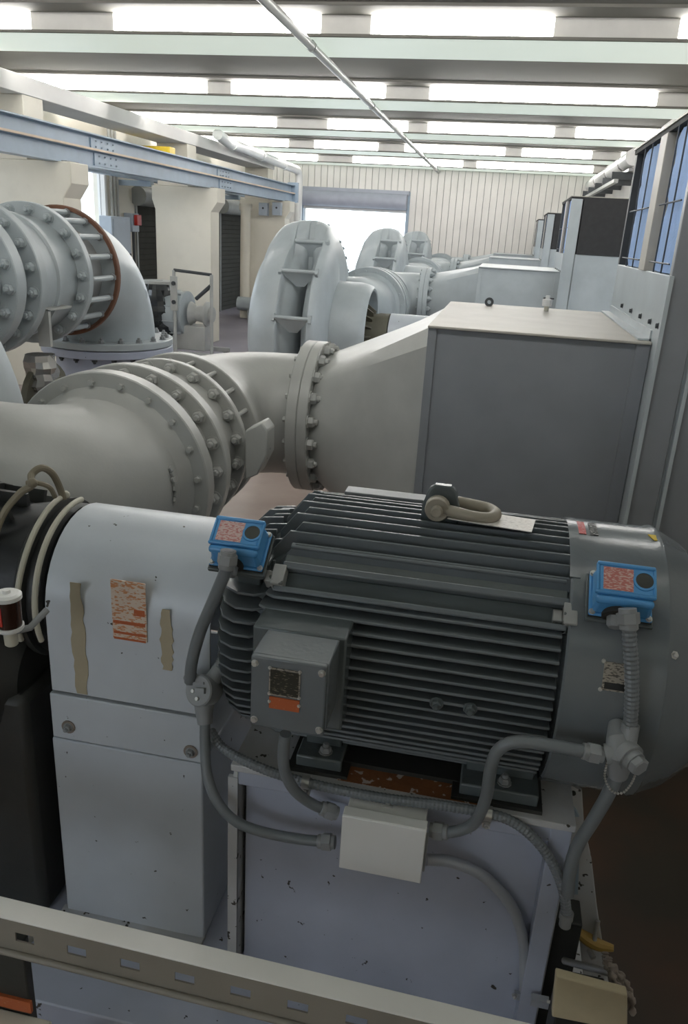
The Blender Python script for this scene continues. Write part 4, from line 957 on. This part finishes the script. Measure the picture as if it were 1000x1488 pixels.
# ------------------------------------------------------------------ second pipe run (upper left)
FX, FZc = -2.35, 1.43
t = thing('expansion_joint', 'bolted grey expansion joint with open tie rods, upper left', 'pipe joint', (FX, 3.5, FZc))
f = part('flange', MB().ring((FX, 3.07, FZc), (0, 1, 0), .22, .332, .07, 56), 'bluegrey', t); bolt_ring((FX, 3.07, FZc), (0, -1, 0), .295, 18, .021, 'bluegrey', f, .3)
f = part('flange', MB().ring((FX, 3.23, FZc), (0, 1, 0), .22, .346, .055, 56), 'bluegrey', t); bolt_ring((FX, 3.23, FZc), (0, -1, 0), .308, 18, .0215, 'bluegrey', f, .1)
part('sleeve', MB().lathe((FX, 3.10, FZc), (0, 1, 0), [(0, .27), (.10, .27), (.20, .285), (.36, .285), (.37, .296), (.40, .296), (.41, .28), (.60, .28)], 48), 'bluegrey', t)
f = part('flange', MB().ring((FX, 3.66, FZc), (0, 1, 0), .25, .342, .045, 56), 'bluegrey', t); bolt_ring((FX, 3.66, FZc), (0, -1, 0), .308, 18, .0215, 'bluegrey', f, .6)
part('rod_plate', MB().ring((FX, 3.985, FZc), (0, 1, 0), .22, .326, .022, 56), 'bluegrey', t)
part('rust_rim', MB().ring((FX, 3.978, FZc), (0, 1, 0), .318, .338, .030, 56), 'rustring', t, label='rust-brown rim')
part('inner_pipe', MB().lathe((FX, 3.69, FZc), (0, 1, 0), [(0, .24), (.32, .24)], 40), 'duct', t)
for i in range(18):
    a = 2*PI*(i+.6)/18; p = V((FX+.308*math.sin(a), 3.70, FZc+.308*math.cos(a)))
    rd = part('tie_rod', MB().cyl(p, p+V((0, .29, 0)), .0150, n=10), 'bluegrey', t)
    part('nut', MB().lathe(p+V((0, .02, 0)), (0, 1, 0), [(0, .020), (.02, .020)], 6).lathe(p+V((0, .255, 0)), (0, 1, 0), [(0, .020), (.02, .020)], 6), 'fitting', rd)
part('bracket', MB().box(FX+.24, FX+.30, 3.34, 3.36, FZc-.30, FZc-.13).box(FX+.18, FX+.30, 3.34, 3.55, FZc-.135, FZc-.125), 'pipe', t)
t = thing('header_pipe', 'grey pipe entering the near face of the upper left expansion joint', 'pipe', (FX, 2.8, FZc))
part('pipe_run', MB().cyl((FX, 2.62, FZc), (FX, 3.068, FZc), .26, n=40), 'bluegrey', t, sharp=60)
t = thing('drop_elbow', 'grey elbow turning down from the rusty ring to a level flange', 'pipe', (FX, 4.3, 1.0))
R = .42
pts = [V((FX, 4.01, FZc)), V((FX, 4.05, FZc))]+arc((FX, 4.05, FZc-R), (0, 0, 1), (0, 1, 0), R, .08, PI/2, 16)+[V((FX, 4.47, 1.03))]
part('elbow', MB().tube(pts, .285, 40), 'bluegrey', t, sharp=60)
f = part('flange', MB().ring((FX, 4.47, .995), (0, 0, 1), .2, .392, .04, 56), 'bluegrey', t); bolt_ring((FX, 4.47, 1.035), (0, 0, 1), .35, 20, .0165, 'fitting', f, .2)
part('boss', MB().lathe((FX+.262, 4.42, 1.30), (1, -.2, .1), [(0, .030), (.015, .030), (.015, .02)], 16), 'bluegrey', t)
t = thing('stand_pipe', 'lilac-grey upright pipe with flange under the drop elbow', 'pipe', (FX, 4.47, FZ))
f = part('flange', MB().ring((FX, 4.47, .945), (0, 0, 1), .2, .392, .045, 56), 'base', t); bolt_ring((FX, 4.47, .945), (0, 0, -1), .35, 20, .0165, 'darkframe', f, .2)
part('pipe_run', MB().cyl((FX, 4.47, FZ), (FX, 4.47, .95), .31, n=44), 'base', t, sharp=60)
part('stud_hole', MB().lathe((FX-.06, 4.16, .60), (0, -1, 0), [(0, .02), (.01, .02)], 10), 'darkframe', t)
# foil-wrapped stub and dark flange in the shadow below the joint
t = thing('wrapped_stub', 'silver foil wrapped pipe stub beside the lilac stand pipe', 'pipe', at(60, 560, 3.4))
b = MB(); rr = random.Random(5)
P = [at(66, 600, 3.4), at(64, 570, 3.4), at(60, 540, 3.4), at(58, 515, 3.4)]
n1, n2 = 14, 10; vs = []
for i in range(n2+1):
    u = i/n2; c_ = P[0].lerp(P[3], u)
    for j in range(n1):
        a = 2*PI*j/n1; r_ = .085*(1-.45*abs(u-.45))+rr.uniform(-.016, .016)
        vs.append(c_+V((math.cos(a)*r_, math.sin(a)*r_, 0)))
fs = [(i*n1+j, i*n1+(j+1) % n1, (i+1)*n1+(j+1) % n1, (i+1)*n1+j) for i in range(n2) for j in range(n1)]+[tuple(range(n1-1, -1, -1)), tuple(n2*n1+j for j in range(n1))]
part('foil_wrap', MB().add(vs, fs), 'silverfoil', t, sharp=10)
part('dark_flange', MB().lathe(at(85, 585, 3.45), (1, 0, 0), [(-.08, .20), (-.05, .20), (-.05, .13), (.02, .13)], 28), 'olive', t)
part('stand', MB().box(at(70, 600, 3.4).x-.06, at(70, 600, 3.4).x+.06, 3.3, 3.5, FZ, at(70, 600, 3.4).z+.02), 'olive', t)

# ------------------------------------------------------------------ small pump skid in the left bay
sy = 10.3
def ps(x, y, d=0): return at(x, y, sy+d)
t = thing('small_pump', 'small flanged pump wrapped in black plastic on the left bay floor', 'pump', (ps(270, 480).x, sy, FZ))
c = ps(262, 455)
part('casing', MB().lathe(c+V((-.22, 0, 0)), (1, 0, 0), [(0, .18), (.05, .29), (.20, .31), (.30, .28), (.30, .30), (.335, .30), (.335, .15)], 32), 'bluegrey', t)
for i in range(5):
    a = math.radians(60-i*38); q = c+V((.0, -.30*math.cos(a), .30*math.sin(a)))
    part('casing_rib', MB().box(-.14, .08, -.02, .012, -.006, .006, Matrix.Translation(q) @ Matrix.Rotation(-a, 4, 'X')), 'bluegrey', t)
part('outlet_neck', MB().cyl(ps(232, 432), ps(232, 408), .14, n=24), 'pipe', t)
part('outlet_flange', MB().ring(ps(232, 412), (0, 0, 1), .05, .235, .04, 32), 'pipe', t)
cc = ps(290, 456)
part('bearing_frame', MB().lathe(cc+V((-.12, 0, 0)), (1, 0, 0), [(0, .16), (.08, .10), (.2, .12), (.22, .17), (.25, .17), (.27, .10), (.32, .10)], 24), 'pipe', t)
part('pump_stool', MB().box(ps(250, 480).x, ps(304, 480).x, sy-.16, sy+.16, FZ+.16, ps(280, 472).z), 'pipe', t, bevel=.01)
vs = []; rr = random.Random(9); n1, n2 = 22, 12
c2 = ps(232, 452)
for i in range(n2+1):
    u = i/n2; z = ps(232, 412).z+(ps(240, 500).z-ps(232, 412).z)*u
    for j in range(n1):
        a = 2*PI*j/n1; r_ = (.17+.10*math.sin(PI*min(1, u*1.1)))*(1+.16*math.sin(j*3.3+u*9)+rr.uniform(-.10, .10))
        vs.append(V((c2.x+math.cos(a)*r_+.05*u, sy-.10+math.sin(a)*r_, z)))
fs = [(i*n1+j, i*n1+(j+1) % n1, (i+1)*n1+(j+1) % n1, (i+1)*n1+j) for i in range(n2) for j in range(n1)]+[tuple(range(n1-1, -1, -1)), tuple(n2*n1+j for j in range(n1))]
part('plastic_wrap', MB().add(vs, fs), 'foil', t, sharp=10, label='crumpled glossy black plastic sheet')
t = thing('pump_skid', 'grey tube frame skid around the small wrapped pump', 'frame', (ps(300, 500).x, sy, FZ))
b = MB(); z0 = FZ+.16; xa, xb = ps(225, 490).x, ps(322, 490).x
part('skid_rail', MB().box(xa, xb, sy-.36, sy-.30, z0-.06, z0), 'pipe', t); part('skid_rail', MB().box(xa, xb, sy+.30, sy+.36, z0-.06, z0), 'pipe', t)
for x in (xa+.05, xb-.05):
    for y in (sy-.33, sy+.33): part('leg', MB().box(x-.03, x+.03, y-.03, y+.03, FZ, z0-.05), 'pipe', t)
zt = ps(320, 398).z; xm = ps(267, 398).x
part('upright', MB().cyl((xb-.02, sy-.33, z0), (xb-.02, sy-.33, zt), .024, n=8), 'pipe', t)
part('upright', MB().cyl((xm, sy-.33, z0), (xm, sy-.33, zt+.03), .024, n=8), 'pipe', t)
part('top_rail', MB().cyl((xm, sy-.33, zt+.03), (xb-.02, sy-.33, zt), .02, n=8), 'darkframe', t)
part('brace', MB().cyl((xb-.03, sy-.33, zt-.14), (ps(298, 430).x, sy-.33, ps(298, 432).z), .026, n=8), 'darkframe', t)
cb = part('control_plate', MB().box(xm-.04, xm+.05, sy-.37, sy-.34, ps(270, 448).z, ps(270, 400).z), 'pipe', t)
for z in (.25, .80): part('button', MB().lathe((xm+.01, sy-.37, ps(270, 448).z+z*(ps(270, 400).z-ps(270, 448).z)), (0, -1, 0), [(0, .028), (.02, .028)], 12), 'darkframe', cb)

t = thing('floor_pipe', 'fat grey pipe lying low along the far floor', 'pipe', (-4.3, 15.9, .1))
part('pipe_run', MB().cyl((-5.3, 15.7, .20), (-2.6, 15.7, .20), .135, n=24), 'bluegrey', t, sharp=60)
for x in (-5.0, -3.6, -2.8): part('saddle', MB().box(x-.06, x+.06, 15.56, 15.84, FZ, .10), 'duct', t)
t = thing('electrical_cabinet', 'blue-grey electrical cabinet with red switch beside the bright window', 'cabinet', (-5.95, 11.9, .9))
cx0 = -5.95
part('body', MB().box(XL+.005, -5.84, 11.40, 12.02, FZ, 1.74), 'greybox', t, bevel=.01)
part('door', MB().box(-5.84, -5.825, 11.44, 11.98, .10, 1.70), 'greybox', t, bevel=.004)
part('handle', MB().box(-5.825, -5.80, 11.90, 11.94, 1.05, 1.20), 'darkframe', t)
t = thing('isolator_switch', 'small red isolator switch right of the blue-grey cabinet', 'switch', (-5.9, 12.4, 1.7))
part('body', MB().box(XL, -5.90, 12.22, 12.46, 1.52, 1.80), 'greybox', t, bevel=.01); part('knob', MB().box(-5.90, -5.84, 12.27, 12.43, 1.62, 1.78), 'red', t, bevel=.01)
part('cable', MB().cyl((-5.95, 12.34, .3), (-5.95, 12.34, 1.52), .025, n=8), 'darkframe', t)
for i, y in enumerate((11.74, 11.84, 11.94)):
    tag(part('wall_conduit', MB().cyl((XL+.05, y, 1.74), (XL+.05, y, 3.1), .022, n=8), 'pipe', None), 'thin upright conduit above the blue-grey cabinet, %s from the window' % ('first', 'second', 'third')[i], 'conduit', 'conduits above the cabinet')
t = thing('wall_panel', 'small grey panel box on the far pillar under the runway end', 'box', (-4.9, 16.0, 2.0))
part('body', MB().box(-4.98, -4.80, 15.98, 16.10, 1.92, 2.16), 'greybox', t, bevel=.005); part('keyhole', MB().lathe((-4.89, 15.98, 2.06), (0, -1, 0), [(0, .02), (.01, .02)], 10), 'darkframe', t)
t = thing('wall_panel', 'second grey panel box on the far pillar, nearer the roller door', 'box', (-4.6, 16.0, 2.0))
part('body', MB().box(-4.70, -4.52, 15.98, 16.10, 1.94, 2.18), 'greybox', t, bevel=.005); part('keyhole', MB().lathe((-4.61, 15.98, 2.08), (0, -1, 0), [(0, .02), (.01, .02)], 10), 'darkframe', t)
t = thing('pillar_pipe', 'cream upright pipe with hub standing before the far pillar', 'pipe', (-5.25, 15.9, FZ))
part('pipe_run', MB().cyl((-5.22, 15.88, FZ), (-5.22, 15.88, 2.10), .10, n=16), 'cream', t, sharp=60); part('hub', MB().lathe((-5.22, 15.88, 2.0), (0, 0, 1), [(0, .13), (.12, .13)], 16), 'cream', t)
t = thing('relief_valve', 'small brass-tipped valve standing on the near duct top', 'valve', at(794, 448, 3.99))
p = at(794, 449, 3.99)
part('stem', MB().cyl((p.x, p.y, 1.40), (p.x, p.y, 1.44), .012, n=12), 'cream_tube', t); part('body', MB().lathe((p.x, p.y, 1.43), (0, 0, 1), [(0, .022), (.03, .024), (.036, .012), (.05, .010)], 14), 'white', t)
part('lever', MB().box(p.x-.02, p.x+.03, p.y-.006, p.y+.006, 1.463, 1.470), 'darkframe', t)

# ------------------------------------------------------------------ odds and ends near the camera
t = thing('wood_block', 'pale raw pine block stacked at the lower right of the base', 'block', at(860, 1450, 1.15))
q = [at(808, 1418, 1.17), at(912, 1446, 1.17), at(912, 1500, 1.17), at(802, 1478, 1.17)]
part('block', MB().prism(q, (0, .02, .0)), 'wood', t, bevel=.003)
zz = at(860, 1480, 1.17).z
t2 = thing('gap_shade_block', 'dark added block standing in for shade between the motor base and its pale side wing', 'post', (.30, 1.39, FZ))
part('post', MB().box(.276, .335, 1.36, 1.43, FZ, .33), 'darkcast', t2, bevel=.003)  # block added to fill the gap beside the wing with painted shade
t3 = thing('timber_offcut', 'dark timber offcut propped under the pale pine block', 'block', (.32, 1.2, FZ))
part('offcut', MB().box(.275, .37, 1.178, 1.25, FZ, .318), 'darkcast', t3, bevel=.003)
t = thing('threaded_rod', 'steel threaded rod poking out above the pine block', 'rod', at(850, 1408, 1.30))
part('rod', MB().cyl(at(820, 1396, 1.33), at(888, 1414, 1.24), .0075, n=12), 'steel', t)
t = thing('rope_rag', 'frayed brown rag draped over the rod end', 'rag', at(900, 1420, 1.24))
rr = random.Random(11); b = MB()
for i in range(6):
    o_ = V((rr.uniform(-.006, .006), rr.uniform(-.012, .012), rr.uniform(-.006, .006)))
    b.tube(spline([at(884, 1394, 1.25)+o_, at(888, 1412, 1.235)+o_*1.5, at(902, 1428, 1.23)+o_*2, at(914, 1440, 1.235)+o_*1.2, at(916, 1465, 1.25)+o_], 6), .007, 7, lambda i: .0055+.003*math.sin(i*1.7))
part('strand_bundle', b, 'ragcol', t, sharp=60)
t = thing('pry_tool', 'ochre handled tool lying against the pale wing', 'tool', at(862, 1368, 1.38))
part('handle', MB().tube(spline([at(836, 1350, 1.452), at(850, 1362, 1.446), at(870, 1373, 1.445), at(892, 1378, 1.44)], 6), .012, 10, lambda i: .006+.009*math.sin(PI*min(1, max(0, (i+1)/20)))), 'ochre', t)
part('shank', MB().cyl(at(864, 1366, 1.44), at(869, 1338, 1.452), .0055, n=10), 'steel', t)
part('ferrule', MB().lathe(at(856, 1380, 1.44), (.5, -1, -.2), [(0, .007), (.02, .007)], 12), 'steel', t)
# slotted strut channel across the foreground
t = thing('strut_channel', 'white slotted steel strut channel crossing the lower left foreground', 'channel', (-.4, .9, .54))
a_, b_ = V((-1.73, .905, .574)), V((.96, .905, .5135))
Rz = Matrix.Translation(a_) @ (b_-a_).to_track_quat('X', 'Z').to_matrix().to_4x4()
L_ = (b_-a_).length
part('top_flange', MB().box(0, L_, 0, .040, -.003, 0, Rz), 'strut', t, bevel=.001)
mb = MB().box(0, L_, 0, .003, -.074, -.048, Rz).box(0, L_, 0, .003, -.028, -.003, Rz)
x = -.044
while x < L_:
    mb.box(max(x, 0), min(x+.064, L_), 0, .003, -.048, -.028, Rz); x += .100
part('slotted_web', mb, 'strutweb', t)
part('bottom_lip', MB().tube([Rz @ V((0, -.003, -.077)), Rz @ V((L_, -.003, -.077))], .0062, 12), 'strutweb', t)
t = thing('support_post', 'dark steel post under the left end of the strut channel', 'post', at(25, 1430, .93))
xa, xb = at(-12, 1400, .93).x, at(42, 1430, .93).x
part('post', MB().box(xa, xb, .925, .945, FZ, .475), 'darkcast', t, bevel=.003)
zb = at(25, 1456, .925).z
part('orange_band', MB().box(xa-.004, xb+.006, .919, .9255, zb-.014, zb+.014), 'orange', t, label='orange-red band')
part('foot_plate', MB().box(xa-.05, xb+.03, .86, .96, FZ, FZ+.012), 'darkcast', t)
t2 = thing('floor_board', 'beige board edge below the orange band at the bottom left corner', 'board', (xa, .89, zb))
part('board', MB().box(xa-.1, xb+.045, .80, .924, zb-.062, zb-.026), 'cream', t2, bevel=.003)
for q in (.82, .90): part('cleat', MB().box(xa-.06, xb+.02, q-.012, q+.012, zb-.085, zb-.062), 'darkcast', t2)
t = thing('angle_brace', 'thin bright steel brace behind the dark post at the left edge', 'brace', at(20, 1385, 1.0))
part('brace_bar', MB().box(-.006, .006, -.002, .002, -.10, .10, Matrix.Translation(at(20, 1385, 1.0)) @ Matrix.Rotation(.7, 4, 'Y')), 'steel', t)
